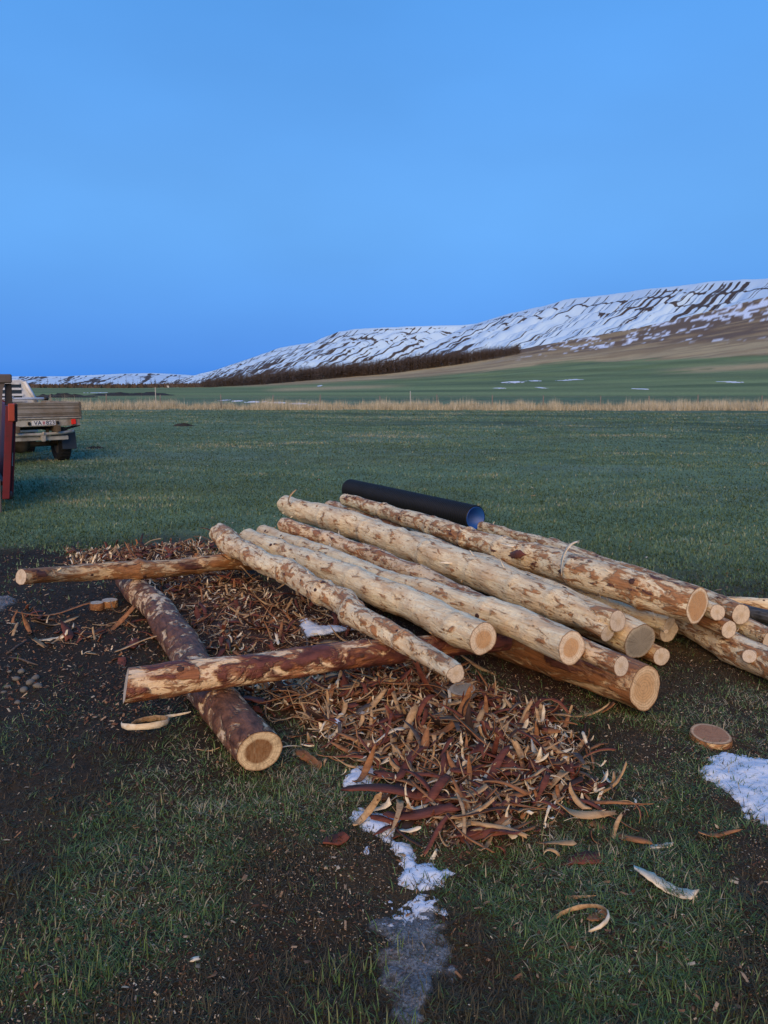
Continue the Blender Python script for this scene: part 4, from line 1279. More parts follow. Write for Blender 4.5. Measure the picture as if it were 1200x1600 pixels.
def sample_poly(poly, n, rg, jitter=0.0):
    lo, hi = poly.min(0) - .05, poly.max(0) + .05
    out = np.zeros((0, 2))
    while len(out) < n:
        p = rg.uniform(lo, hi, (n * 4, 2))
        sd = poly_sd(poly, p[:, 0], p[:, 1]) + 0.12 * (fbm(p[:, 0] * 5, p[:, 1] * 5, 77) - .55)
        p = p[(sd > -0.02 - jitter * rg.random(len(p)) ** 3) & (np.exp(np.minimum(sd, .12) * 8) > rg.random(len(p)) * 2.4)]
        out = np.r_[out, p]
    return out[:n]


def stuff_mesh(name, placements, mats):
    Vs, Fs, mi, b = [], [], [], 0
    for (V, Fi, Fo, ci), M3, off in placements:
        Vs.append(V @ M3.T + off)
        Fs += [Fi + b, Fo + b]
        mi += [np.full(len(Fi), mats.index(combos[ci][0])), np.full(len(Fo), mats.index(combos[ci][1]))]
        b += len(V)
    me = fast_mesh(name, np.concatenate(Vs), np.concatenate(Fs))
    for m_ in mats: me.materials.append(m_)
    me.polygons.foreach_set('material_index', np.concatenate(mi).astype(np.int32))
    me.polygons.foreach_set('use_smooth', np.ones(len(me.polygons), bool))
    return me


def lay(p, rg, lift, tilt=.28, scale=1.0):
    flip = math.pi if rg.random() < .25 else 0
    M3 = rotm(rg.random() * 6.283, rg.normal() * tilt, rg.normal() * tilt + flip) * scale
    return M3


def place_list(pts, rg, lift_max, smin, smax, weights=None):
    out = []
    gh = ground_z(pts[:, 0], pts[:, 1])
    for p, g_ in zip(pts, gh):
        s = STRIP[int(rg.integers(len(STRIP)))] if weights is None else STRIP[int(rg.choice(len(STRIP), p=weights))]
        M3 = lay(p, rg, 0, scale=rg.uniform(smin, smax))
        Vt = s[0] @ M3.T
        z = g_ + lift_max * rg.random() - Vt[:, 2].min() * .8 - .012
        out.append((s, M3, np.array([p[0], p[1], z])))
    return out


wq = np.array([{'pale': 1.7, 'tan': 1.2, 'orange': 1.1, 'red': 1.2}[combos[s[3]][2]] for s in STRIP]); wq /= wq.sum()
pl = []
pl += place_list(sample_poly(LIT_A, 1800, rs, .14), rs, .03, .2, .95, wq)
pl += place_list(sample_poly(LIT_B, 2300, rs, .16), rs, .04, .2, 1.0, wq)
pl += place_list(sample_poly(LIT_L, 90, rs, .1), rs, .004, .4, .9, wq)
pl += place_list(sample_poly(gpoly([(120, 880), (330, 846), (345, 862), (200, 872), (110, 900)]), 110, rs, .1), rs, .02, .5, 1.0, wq)
pl += place_list(sample_poly(gpoly([(640, 1040), (860, 1110), (960, 1120), (930, 1200), (800, 1130)]), 60, rs, .1), rs, .005, .3, .8, wq)
lit = obj('bark_litter', stuff_mesh('bark_litter', pl, MATS))
tag(lit, 'thick litter of peeled bark and shavings around the logs', 'bark litter', None, 'stuff')

# the larger strips, one by one
SM = []
for V, Fi, Fo, ci in STRIP:
    me = fast_mesh('bark_strip', V, np.concatenate([Fi, Fo]))
    me.materials.append(combos[ci][0]); me.materials.append(combos[ci][1])
    me.polygons.foreach_set('material_index', np.r_[np.zeros(len(Fi)), np.ones(len(Fo))].astype(np.int32))
    me.polygons.foreach_set('use_smooth', np.ones(len(me.polygons), bool))
    SM.append(me)
LAB = {'pale': ('wood_shaving', 'pale curled shaving', 'shaving'), 'tan': ('bark_strip', 'tan inner bark strip', 'bark strip'),
       'orange': ('bark_strip', 'orange-brown bark strip', 'bark strip'), 'red': ('bark_flake', 'dark red-brown flake of outer bark', 'bark flake')}


def strips(poly, n, lift, where, gr, smin=.85, smax=1.35):
    for p in sample_poly(poly, n, rs, .08):
        k = int(rs.choice(len(STRIP), p=wq))
        V, ci = STRIP[k][0], STRIP[k][3]
        kind = combos[ci][2]
        nm, lb, ct = LAB[kind]
        rz, ry = rs.random() * 6.283, rs.normal() * .16
        rx = rs.normal() * .2 + (math.pi if rs.random() < .3 and np.ptp(V[:, 2]) < .03 else 0)
        sc = rs.uniform(smin, smax)
        Vt = V @ rotm(rz, ry, rx).T * sc
        o = obj(nm, SM[k])
        o.location = (p[0], p[1], gz(p[0], p[1]) + lift * rs.uniform(.4, 1.0) - Vt[:, 2].min() - .008)
        o.rotation_euler = (rx, ry, rz); o.scale = (sc,) * 3
        tag(o, '%s %s' % (lb, where), ct, '%s, every %s' % (gr, lb))


strips(LIT_B, 165, .04, 'in the bark heap below the near cut ends', 'near bark heap')
strips(LIT_A, 75, .028, 'in the litter between the two support beams', 'litter between the beams')
strips(LIT_L, 18, .004, 'on the dark soil beside the red barked log', 'dark soil by the barked log')
strips(gpoly([(130, 880), (330, 846), (345, 862), (200, 874), (120, 895)]), 16, .02, 'heaped beyond the slender orange beam', 'heap beyond the slender beam')


def special(name, px_, py_, label, cat, m_in, m_out, L, w, curl, rot, seed, twist=.3, cup=.2, th=.004, taper=.5, bend=0., n=14, up=0.0):
    me = ribbon_mesh(name, np.random.default_rng(seed), m_in, m_out, L, w, curl, twist, cup, th, n, taper, bend)
    p = on_z(px_, py_)
    o = obj(name, me)
    co = np.empty(len(me.vertices) * 3); me.vertices.foreach_get('co', co); co = co.reshape(-1, 3)
    zmin = (co @ rotm(rot[2], rot[1], rot[0]).T)[:, 2].min()
    o.location = (p[0], p[1], gz(p[0], p[1]) - zmin - .004 + up); o.rotation_euler = rot
    return tag(o, label, cat)


special('bark_curl', 228, 1128, 'broad tan bark curl looped on the grass beside the barked log', 'bark curl', M_PEEL_TAN, M_PEEL_IN, .72, .030, 7.0, (1.35, 0, .2), 1, .1)
special('bark_curl', 262, 1122, 'pale bark curl lying inside the broad looped one', 'bark curl', M_PEEL_IN, M_PEEL_TAN, .34, .022, 1.8, (1.1, 0, .35), 2, .3)
special('bark_curl', 857, 1437, 'yellow-brown bark curl bent into an open ring on the grass', 'bark curl', M_PEEL_TAN, M_PEEL_IN, .40, .014, 4.8, (1.15, .1, 1.2), 3, .3)
special('bark_piece', 1040, 1392, 'pale pointed bark piece with torn tan end on open grass', 'bark piece', M_PEEL_IN, M_PEEL_TAN, .21, .045, .35, (.1, 0, -.75), 4, .2, .3, .006, .85)
special('bark_flake', 972, 1306, 'flat brown bark slab leaning off the edge of the heap', 'bark flake', M_PEEL_OR, M_BARK_RED, .22, .05, .15, (.2, 0, -.75), 5, .1, -.2, .007, .3)
special('wood_shaving', 1030, 1322, 'short white shaving alone on the grass below the flat brown slab', 'shaving', M_PEEL_IN, M_PEEL_IN, .10, .022, .4, (.1, 0, .25), 6, .2, .3, .003, .8)
special('bark_strip', 1128, 1305, 'red-brown strip with a pale tip lying near the wide snow patch', 'bark strip', M_PEEL_OR, M_PEEL_IN, .16, .03, .5, (.2, .1, .1), 7, .4)
special('bark_curl', 568, 1283, 'hooked tan bark curl lying on the snow', 'bark curl', M_PEEL_TAN, M_PEEL_OR, .20, .03, 2.6, (.5, 0, 1.0), 8, .4, up=.02)
special('bark_strip', 487, 1188, 'brown curled strip leaning against the brown-hearted cut end', 'bark strip', M_PEEL_OR, M_PEEL_TAN, .26, .042, 1.2, (.7, 0, -.9), 9, .4)
special('bark_flake', 922, 1342, 'dark red bark flake lying alone on the grass before the heap', 'bark flake', M_BARK_RED, M_BARK_DARK, .16, .06, .3, (.1, 0, .1), 10, .1, .2, .006, .5)
special('bark_strip', 905, 1118, 'long forked tan strip stretched towards the thick ringed log', 'bark strip', M_PEEL_TAN, M_BARK_RED, .36, .035, .5, (.1, 0, .15), 11, .4)
special('bark_strip', 945, 1112, 'bent orange strip ending beside the thick ringed log', 'bark strip', M_PEEL_OR, M_PEEL_IN, .16, .035, 1.4, (.4, 0, -.5), 12, .4)
special('bark_strip', 745, 1308, 'long thin grey-brown stick of bark across the front of the heap', 'bark strip', M_PEEL_TAN, M_BARK_GREY, .40, .022, .1, (.1, 0.05, -.62), 13, .1, -.5, .008, .3, up=.02)
special('bark_flake', 640, 1262, 'long dark red slab bordering the snow at the front of the heap', 'bark flake', M_BARK_RED, M_BARK_DARK, .48, .055, .25, (.1, 0, -.10), 14, .15, .2, .007, .3, up=.03)
special('bark_flake', 655, 1290, 'shorter red slab below the long dark red one', 'bark flake', M_BARK_RED, M_BARK_DARK, .30, .05, .15, (.1, 0, .02), 15, .15, .2, .007, .3, up=.02)
special('bark_strip', 932, 1437, 'small brown bark chip on grass beside the open ring curl', 'bark strip', M_PEEL_OR, M_BARK_RED, .07, .035, .3, (.1, 0, .6), 16, .15)
special('bark_strip', 905, 1402, 'small yellowish curl on grass above the open ring curl', 'bark strip', M_PEEL_TAN, M_PEEL_TAN, .10, .014, 1.6, (.9, 0, .1), 17, .15)
special('bark_strip', 80, 962, 'long low brown strip on the dark soil left of the barked log', 'bark strip', M_PEEL_OR, M_BARK_GREY, .62, .03, .2, (.1, 0, .05), 18, .2)
special('bark_strip', 200, 1018, 'long pale brown strip reaching the side of the barked log', 'bark strip', M_PEEL_TAN, M_BARK_GREY, .50, .03, .4, (.1, 0, .25), 19, .2)
special('bark_curl', 88, 1000, 'pale split shaving on the dark soil by the round offcuts', 'bark curl', M_PEEL_IN, M_PEEL_TAN, .22, .03, 1.2, (.5, 0, .2), 20, .4)
special('wood_shaving', 326, 1176, 'thin tan shaving on grass beside the barked log end', 'shaving', M_PEEL_TAN, M_PEEL_IN, .11, .012, .3, (.1, 0, .1), 21)
special('wood_shaving', 302, 1502, 'tiny yellow-white wood chip alone in the foreground grass', 'shaving', M_PEEL_IN, M_PEEL_IN, .022, .014, .3, (.1, 0, .3), 22, th=.004, n=6)
special('bark_flake', 527, 1316, 'dull brown bark lump on soil beside the snow', 'bark flake', M_BARK_RED, M_BARK_DARK, .10, .06, .6, (.1, 0, .4), 23, .2, .4, .01, .5)

# ------------------------------------------------------------------ sawn discs, stones, sticks
M_DISCSIDE = LM['warm']


def offcut(name, px_, py_, r, h, label, cut, tiltx=0.0, seed=0, up=0.0, rz=0.0):
    p = on_z(px_, py_)
    e = empty(name, (p[0], p[1], gz(p[0], p[1]) - .004 + up), (tiltx, 0, rz))
    a = np.linspace(0, 2 * np.pi, 30, endpoint=False)
    w = 1 + .12 * (vn(np.cos(a) * 1.4 + seed, np.sin(a) * 1.4, seed) - .5) + .05 * np.cos(2 * a + seed)
    rings_ = [np.c_[r * w * f * np.cos(a), r * w * f * np.sin(a), np.full(30, z)] for f, z in ((.98, 0), (1.0, h * .2), (1.0, h * .8), (.985, h))]
    V = np.concatenate(rings_)
    obj('side', fast_mesh('side', V, [grid_faces(4, 30, True)]), M_DISCSIDE, e, True)
    obj('cut_face', disc_mesh(rings_[-1], np.array([0, 0, h]), np.array([0, 0, 1.0])), CM[cut], e)
    obj('cut_face', disc_mesh(rings_[0][::-1], np.array([0, 0, 0]), np.array([0, 0, -1.0])), CM[cut], e)
    return tag(e, label, 'wood disc')


offcut('wood_disc', 1109, 1154, .100, .035, 'sawn wood disc lying on the grass next to the wide snow patch', 'disc', .06, 3)
offcut('wood_disc', 722, 1106, .072, .03, 'grey sawn disc half sunk in the bark heap under the crooked log', 'grey', .12, 5, .05)
offcut('wood_disc', 172, 946, .062, .055, 'larger of two small sawn blocks on dark soil beside the barked log', 'pale', 0, 7)
offcut('wood_disc', 151, 950, .052, .055, 'smaller of two small sawn blocks on dark soil beside the barked log', 'pale', 0, 9, 0, 1)
offcut('wood_disc', 702, 1018, .02, .02, 'tiny pale offcut near the half-barked beam under the logs', 'pale', .2, 11)

M_STONE = m_plain('field_stone', (0.15, 0.135, 0.11), 0.9, var=0.35, scale=20)
stone_me = []
for k in range(4):
    bm = bmesh.new(); bmesh.ops.create_icosphere(bm, subdivisions=2, radius=1.0)
    for v_ in bm.verts:
        f = .75 + .5 * float(vn(np.array([v_.co.x * 1.3 + k * 9]), np.array([v_.co.y * 1.3 + v_.co.z]), k)[0])
        v_.co = Vector((v_.co.x * f * 1.2, v_.co.y * f, v_.co.z * f * .7))
    me = bpy.data.meshes.new('stone'); bm.to_mesh(me); bm.free(); me.materials.append(M_STONE)
    me.polygons.foreach_set('use_smooth', np.ones(len(me.polygons), bool)); stone_me.append(me)
for k, (sx_, sy_) in enumerate([(15, 1052), (26, 1062), (12, 1072), (48, 1068), (55, 1060), (27, 1097), (6, 1080), (38, 1080), (60, 1075), (33, 1050)]):
    p = on_z(sx_, sy_); o = obj('stone', stone_me[k % 4]); s = rs.uniform(.011, .024)
    o.scale = (s,) * 3; o.location = (p[0], p[1], gz(p[0], p[1]) + s * .35); o.rotation_euler = (0, 0, rs.random() * 6)
    tag(o, 'small rounded stone in the gravelly patch on the dark soil', 'stone', 'stones in the gravelly patch')
M_STICK = m_bark('twig', (0.12, 0.09, 0.07), (0.06, 0.045, 0.036))
for px1, py1, px2, py2, lab in ((12, 1024, 46, 1002, 'thin dark twig lying on the soil above the stones'), (15, 1030, 60, 1042, 'second dark twig beside the gravelly patch')):
    a_, b_ = on_z(px1, py1), on_z(px2, py2)
    mid = (a_ + b_) / 2
    pts = [a_ - mid, (a_ - mid) * .3 + [0, 0.012, 0.004], (b_ - mid) * .5 + [0, -.006, .004], b_ - mid]
    o = obj('twig', tube_mesh('twig', pts, [.006, .007, .006, .003], 7), M_STICK)
    o.location = (mid[0], mid[1], gz(mid[0], mid[1]) + .005)
    tag(o, lab, 'twig')

# ------------------------------------------------------------------ snow
t = NT('old_snow')
v = t.coord('Object')
n1_ = t.noise(v, 60, 5, 0.7); n2_ = t.noise(v, 9, 4, .6)
c = t.ramp(n2_, [(0.3, (0.62, 0.66, 0.72)), (0.7, (0.72, 0.76, 0.81))])
c = t.mix(t.ramp(t.noise(v, 140, 3, .6), [(0.70, 0.0), (0.76, 0.7)]), c, (0.12, 0.08, 0.05))
t.col(c); t.b.inputs['Roughness'].default_value = 0.7
t.b.inputs['Subsurface Weight'].default_value = 0.15
t.b.inputs['Subsurface Radius'].default_value = (0.02, 0.025, 0.03)
t.bump(t.math('ADD', n1_, n2_), 0.4, 0.008)
M_SNOWFAR = t.m
M_SNOW = t.m.copy(); M_SNOW.name = 'melting_snow'
t.m = M_SNOW; t.t = M_SNOW.node_tree; t.b = [q for q in t.t.nodes if q.type == 'BSDF_PRINCIPLED'][0]
t.put(t.b.inputs['Alpha'], t.ramp(t.math('ADD', t.attr('cover'), t.math('MULTIPLY', t.noise(t.coord('Object'), 160, 3, .6), .55)), [(.34, 0.0), (.60, 1.0)]))


def snow(pts, label, thick=.03, ragged=.05, seed=0, cell=.008, holes=0.0, kind=None, mat=None, name='snow_patch', zoff=0.0):
    poly = gpoly(pts)
    lo, hi = poly.min(0) - .08, poly.max(0) + .08
    nx, ny = int((hi[0] - lo[0]) / cell) + 2, int((hi[1] - lo[1]) / cell) + 2
    nx, ny = min(nx, 260), min(ny, 260)
    gx, gy = np.meshgrid(np.linspace(lo[0], hi[0], nx), np.linspace(lo[1], hi[1], ny), indexing='ij')
    sd = poly_sd(poly, gx, gy) + .014 + ragged * 2 * (fbm(gx * 14, gy * 14, seed, 4) - .5) + ragged * (fbm(gx * 50, gy * 50, seed + 3, 2) - .5)
    f = sstep(0, .035 + 1.6 * thick, sd)
    if holes: f = f * sstep(holes - .06, holes + .08, fbm(gx * 26, gy * 26, seed + 7, 4))
    z = ground_z(gx.ravel(), gy.ravel()).reshape(gx.shape) - .010 + f * (thick * .50 + .010) * (.9 + .2 * fbm(gx * 5, gy * 5, seed + 5, 2)) + f * .003 * fbm(gx * 60, gy * 60, seed + 6, 2) + zoff
    F = grid_faces(nx, ny)
    keep = (f.ravel()[F] > .01).any(1)
    V = np.stack([gx, gy, z], -1).reshape(-1, 3)
    F = F[keep]; used = np.unique(F); mp = np.full(len(V), -1); mp[used] = np.arange(len(used))
    V, F = V[used], mp[F]
    base = V.mean(0); base[2] = V[:, 2].min()
    me_ = fast_mesh(name, V - base, F); attr_f(me_, 'cover', f.ravel()[used])
    o = obj(name, me_, mat or M_SNOW, smooth=True)
    o.location = base
    return tag(o, label, 'snow')


snow([(528, 1230), (540, 1202), (575, 1190), (597, 1203), (592, 1236)], 'small snow patch tucked against the front edge of the bark heap', .035, .025, 1)
snow([(533, 1276), (556, 1254), (600, 1260), (650, 1270), (640, 1286), (628, 1310), (604, 1318), (566, 1302)], 'middle snow patch with a hooked bark curl on it', .03, .03, 2)
snow([(586, 1302), (640, 1308), (668, 1342), (722, 1352), (715, 1378), (688, 1396), (640, 1390), (612, 1382), (612, 1352)], 'longer ragged snow patch below the red bark slabs', .028, .035, 3, holes=.15)
snow([(608, 1408), (650, 1392), (690, 1400), (700, 1432), (665, 1445), (630, 1448), (590, 1452)], 'thin broken remains of snow above the icy streak', .014, .05, 4, holes=.40)
snow([(566, 1318), (580, 1320), (582, 1336), (568, 1340)], 'crumb of snow beside the ragged patch', .015, .02, 5)
snow([(574, 1370), (588, 1370), (588, 1382), (574, 1382)], 'tiny crumb of snow in the grass below the ragged patch', .012, .01, 6)
snow([(1088, 1196), (1122, 1170), (1200, 1178), (1280, 1196), (1300, 1340), (1210, 1306), (1150, 1262), (1108, 1225)], 'wide clean snow patch beside the sawn wood disc', .03, .05, 7, .010)
snow([(466, 982), (480, 974), (502, 988), (556, 988), (534, 1000), (476, 1006)], 'snow patch in the bark litter behind the half-barked beam', .03, .02, 8, zoff=.03)
snow([(528, 970), (550, 969), (550, 976), (530, 977)], 'sliver of snow in the litter beside the crooked log', .025, .01, 9, zoff=.03)
snow([(510, 1140), (540, 1135), (540, 1150), (515, 1152)], 'small blob of snow inside the near bark heap', .03, .01, 10, zoff=.03)
snow([(552, 1124), (570, 1122), (572, 1132), (556, 1134)], 'smallest blob of snow among curled shavings', .03, .01, 11, zoff=.03)

t = NT('thin_ice')
v = t.coord('Object')
nn = t.noise(v, 12, 5, .7); nb_ = t.noise(v, 110, 3, .6)
t.col(t.ramp(nb_, [(.35, (0.34, 0.37, 0.40)), (.75, (0.72, 0.75, 0.79))]))
t.b.inputs['Roughness'].default_value = .35
t.b.inputs['Specular IOR Level'].default_value = .5
t.put(t.b.inputs['Alpha'], t.math('MULTIPLY', t.ramp(t.attr('cover'), [(.0, 0.0), (.9, 1.0)]), t.ramp(t.math('ADD', t.math('MULTIPLY', nn, .6), t.math('MULTIPLY', nb_, .4)), [(.36, .04), (.70, .40)])))
t.bump(nb_, .6, .006)
M_ICE = t.m
snow([(590, 1440), (625, 1410), (690, 1415), (700, 1480), (690, 1550), (655, 1615), (604, 1610), (600, 1520)], 'greyish thin ice streak in the foreground grass', .014, .07, 12, mat=M_ICE, name='ice_streak', zoff=.006)
snow([(-20, 928), (10, 932), (28, 938), (14, 950), (-20, 962)], 'grey crusted ice on the dark soil at the end of the slender beam', .02, .05, 13, mat=M_ICE, name='ice_streak', zoff=.008)

for k, (a_, b_, w_) in enumerate([(372, 627, 18), (400, 628.5, 30), (432, 630, 34), (465, 631.5, 28), (495, 633, 26), (350, 626, 10), (800, 596.5, 36), (835, 595.5, 22), (880, 594.5, 14),
                                  (900, 593.5, 20), (1140, 597, 20), (845, 606, 10), (1000, 608, 12), (780, 606.5, 14), (500, 603, 8), (232, 617, 30), (150, 614, 16)]):
    x, y, d = land_at(a_, b_)
    w = w_ * d / FPX / 2
    g = np.linspace(-1, 1, 34)
    U, W = np.meshgrid(g, g, indexing='ij')
    f = .75 - np.hypot(U, W) - 2.2 * (fbm(U * 3.5 + k * 3, W * 3.5, k, 4) - .5)
    dep_ = max(w * .35, 1.8 * d / 60)
    xs, ys = x + U * w, y + W * dep_
    z = ground_z(xs.ravel(), ys.ravel()).reshape(xs.shape) + np.clip(f * 1.5, -.3, .3) * (.18 + d * .0009)
    o = obj('snow_patch', fast_mesh('snow_patch', np.stack([xs, ys, z], -1).reshape(-1, 3), grid_faces(34, 34)), M_SNOWFAR, smooth=True)
    tag(o, 'thin lying snow remnant far out on the green hay field', 'snow', 'snow remnants on the far hay field')

# ------------------------------------------------------------------ parked truck
M_TRAY = m_plain('dusty_tray', (0.235, 0.22, 0.20), 0.75, var=.2, scale=4, dirt=(0.17, 0.135, 0.10), dirt_amt=.6)
M_TRAYDK = m_plain('tray_groove', (0.10, 0.09, 0.08), 0.85)
M_BEAM = m_plain('pale_steel', (0.36, 0.35, 0.31), 0.6, var=.2, scale=5, dirt=(0.18, 0.14, 0.10), dirt_amt=.5)
M_CAB = m_plain('white_cab', (0.62, 0.64, 0.66), 0.35, var=.06, scale=3, dirt=(0.40, 0.37, 0.32), dirt_amt=.25, spec=.5)
M_RUBBER = m_plain('tyre_rubber', (0.016, 0.016, 0.017), 0.85, var=.3, scale=12)
M_RIM = m_plain('muddy_rim', (0.14, 0.115, 0.085), 0.8, var=.3)
M_UNDER = m_plain('muddy_underbody', (0.10, 0.075, 0.05), 0.95, var=.4, scale=6)
M_BLACK = m_plain('black_paint', (0.015, 0.015, 0.016), 0.5)
M_FLAP = m_plain('blue_black_flap', (0.025, 0.035, 0.05), 0.6)
M_PLATE = m_plain('number_plate', (0.62, 0.62, 0.62), 0.45, var=.06)
M_INK = m_plain('plate_letters', (0.05, 0.06, 0.10), 0.5)
M_STICKER = m_plain('plate_sticker', (0.40, 0.18, 0.20), 0.5)
M_LAMP = m_plain('red_lens', (0.65, 0.03, 0.02), 0.25, var=.08, spec=.5)
M_LAMP2 = m_plain('dull_red_lens', (0.32, 0.06, 0.035), 0.25, var=.08, spec=.5)
M_GLASSB = m_plain('window_glass', (0.035, 0.05, 0.07), 0.12, var=.1, spec=.6)

wp = on_z(97, 719)                      # where the right rear tyre stands
HEAD = R(40)                            # the truck points away to the left
tr = empty('parked_truck', (0, 0, 0), (0, 0, HEAD))
TRW = 0.72                              # wheel centre line from middle
axle_y = 0.72
rgt = np.array([math.cos(HEAD), math.sin(HEAD)]); hd = np.array([-math.sin(HEAD), math.cos(HEAD)])
o2 = wp[:2] - rgt * TRW - hd * axle_y
tr.location = (o2[0], o2[1], 0)
HW = 0.96
box('tray_floor', (0, 1.35, 1.00), (2 * HW - .04, 2.66, .05), M_TRAY, tr)
tg = box('tailgate', (0, 0.03, 1.19), (2 * HW, .035, .32), M_TRAY, tr, .006)
for zz in (1.335, 1.235, 1.13, 1.05):
    box('rib', (0, 0.006, zz), (2 * HW - .02, .022, .03), M_TRAY, tg, .006)
box('groove', (0, 0.0105, 1.285), (2 * HW - .05, .008, .016), M_TRAYDK, tg, .001)
box('groove', (0, 0.0105, 1.085), (2 * HW - .05, .008, .016), M_TRAYDK, tg, .001)
for s in (-1, 1):
    sb = box('side_board', (s * (HW - .018), 1.38, 1.19), (.035, 2.62, .32), M_TRAY, tr, .006)
    for zz in (1.335, 1.235, 1.13, 1.05):
        box('rib', (s * (HW + .006), 1.38, zz), (.02, 2.58, .03), M_TRAY, sb, .006)
    box('corner_post', (s * (HW + .004), 0.02, 1.17), (.05, .06, .38), M_TRAYDK, tr, .008)
box('rear_beam', (0, 0.05, .905), (2 * HW - .02, .09, .15), M_BEAM, tr, .008)
box('rear_lip', (0, 0.02, 1.005), (2 * HW + .02, .10, .03), M_BEAM, tr, .006)
plate = box('number_plate', (.16, -.004, .905), (.50, .012, .11), M_PLATE, tr, .004)
box('plate_lamp', (-.145, -.012, .90), (.05, .04, .07), M_BLACK, tr, .006)
box('plate_lamp', (.455, -.012, .905), (.05, .04, .07), M_BLACK, tr, .006)
box('sticker', (.163, -.0115, .905), (.05, .004, .07), M_STICKER, plate, .001)


def letters(txt, x, z, size, mat, parent, y=-.0125):
    cu = bpy.data.curves.new('letters', 'FONT'); cu.body = txt; cu.size = size; cu.align_x = 'CENTER'; cu.align_y = 'CENTER'; cu.extrude = .0015; cu.offset = .002
    ob = bpy.data.objects.new('letters_tmp', cu); COL.objects.link(ob)
    dg = bpy.context.evaluated_depsgraph_get()
    me = bpy.data.meshes.new_from_object(ob.evaluated_get(dg)); bpy.data.objects.remove(ob)
    o = obj('lettering', me, mat, parent); o.rotation_euler = (R(90), 0, 0); o.location = (x, y, z)
    return o


letters('VA', .035, .903, .125, M_INK, plate)
letters('823', .30, .903, .125, M_INK, plate)
for s in (-1, 1):
    lm = box('tail_lamp', (s * .80, -.012, .915), (.10, .05, .12), M_LAMP, tr, .012)
    box('lens', (s * .80, -.041, .885), (.085, .012, .05), M_LAMP, lm, .004)
    fl = box('mud_flap', (s * (TRW + .03), .24, .50), (.32, .02, .42), M_FLAP, tr, .008, (R(-8), 0, 0))
    box('wing_bracket', (s * .78, .12, .79), (.40, .05, .05), M_BLACK, tr, .008, (0, R(s * -14), 0))
# bumper and tow hitch
bt = obj('bumper_bar', tube_mesh('bumper_bar', [(-.80, .02, .70), (-.60, -.02, .665), (0, -.03, .655), (.55, -.02, .675), (.80, .02, .71)], .035, 12), M_BEAM, tr, True)
box('bumper_beam', (0, .05, .565), (1.35, .08, .09), M_BEAM, tr, .01)
hitch = box('tow_hitch', (.12, -.04, .58), (.10, .12, .15), M_BEAM, tr, .02)
obj('tow_ball', tube_mesh('tow_ball', [(.12, -.08, .62), (.12, -.08, .67), (.12, -.08, .70), (.12, -.08, .72)], [.02, .02, .03, .012], 12), M_BEAM, hitch, True)
box('chassis_rail', (-.42, 1.6, .78), (.08, 3.6, .14), M_UNDER, tr)
box('chassis_rail', (.42, 1.6, .78), (.08, 3.6, .14), M_UNDER, tr)
box('underbody', (0, 1.0, .82), (1.1, 1.2, .16), M_BLACK, tr, .03)
obj('axle', tube_mesh('axle', [(-.66, axle_y, .40), (-.2, axle_y, .40), (-.12, axle_y, .40), (.66, axle_y, .40)], [.055, .06, .06, .055], 14), M_UNDER, tr, True)
lathe_x('differential', [(-.24, .01), (-.22, .08), (-.14, .16), (0, .19), (.10, .16), (.18, .08), (.20, .01)], M_UNDER, tr, 24, (-.16, axle_y, .40))
obj('exhaust', tube_mesh('exhaust', [(.28, .9, .55), (.28, .35, .52), (.26, .12, .51)], .035, 10), M_UNDER, tr, True)
box('shackle', (.30, .25, .66), (.06, .10, .22), M_UNDER, tr, .015)
RT = .385


def wheel(s, y):
    x0 = s * TRW
    w = .135
    ty = lathe_x('tyre', [(-w * .8, .20), (-w, .25), (-w, RT - .05), (-w * .8, RT - .008), (-w * .35, RT), (w * .35, RT), (w * .8, RT - .008), (w, RT - .05), (w, .25), (w * .8, .20)], M_RUBBER, tr, 40, (x0, y, RT - .01))
    lathe_x('rim', [(-w * .75, .02), (-w * .6, .10), (-w * .75, .205), (w * .75, .205), (w * .55, .12), (w * .7, .02)], M_RIM, ty, 28, (x0, y, RT - .01))
    for k in range(26):
        a = k / 26 * 6.2832
        b_ = box('tread_block', (0, 0, 0), (.22, .035, .016), M_RUBBER, ty, .003)
        b_.location = (x0, y + math.cos(a) * (RT + .002), RT - .01 + math.sin(a) * (RT + .002)); b_.rotation_euler = (a - R(90), 0, 0)


for s in (-1, 1):
    wheel(s, axle_y); wheel(s, axle_y + 2.75)
# cab: box with raked rear pillars, barred rear window
CY = 2.82
cab = prism('cab', [(-.84, .55), (.84, .55), (.84, 1.28), (.60, 1.82), (.54, 1.86), (-.54, 1.86), (-.60, 1.82), (-.84, 1.28)], CY, CY + 1.45, M_CAB, tr, .02)
box('rear_window', (0, CY - .004, 1.53), (1.02, .012, .44), M_GLASSB, cab, .004)
for zz in (1.345, 1.49, 1.635, 1.77):
    box('window_bar', (0, CY - .035, zz), (1.18 - (zz - 1.3) * .5, .02, .055), M_CAB, tr, .006)
for s in (-1, 1):
    obj('pillar', tube_mesh('pillar', [(s * .84, CY - .05, 1.30), (s * .58, CY - .05, 1.82)], .05, 4), M_CAB, tr)
    box('side_window', (s * .735, CY + .75, 1.53), (.02, .9, .40), M_GLASSB, cab, .004, (0, s * R(-24), 0))
    obj('rail_end', tube_mesh('rail_end', [(s * .97, 2.60, 1.395), (s * 1.06, 2.60, 1.395), (s * 1.075, 2.60, 1.395)], [.045, .045, .02], 12), M_BLACK, tr, True)
    box('door', (s * .852, CY + .72, .95), (.03, 1.05, .62), M_CAB, tr, .01)
obj('headboard_rail', tube_mesh('headboard_rail', [(-.97, 2.60, 1.395), (0, 2.60, 1.395), (.97, 2.60, 1.395)], .032, 10), M_CAB, tr, True)
obj('tie_rope', tube_mesh('tie_rope', [(-.5, 2.56, 1.36), (-.15, 2.55, 1.375), (.18, 2.55, 1.42), (.25, 2.56, 1.44)], .016, 8), M_CAB, tr, True)
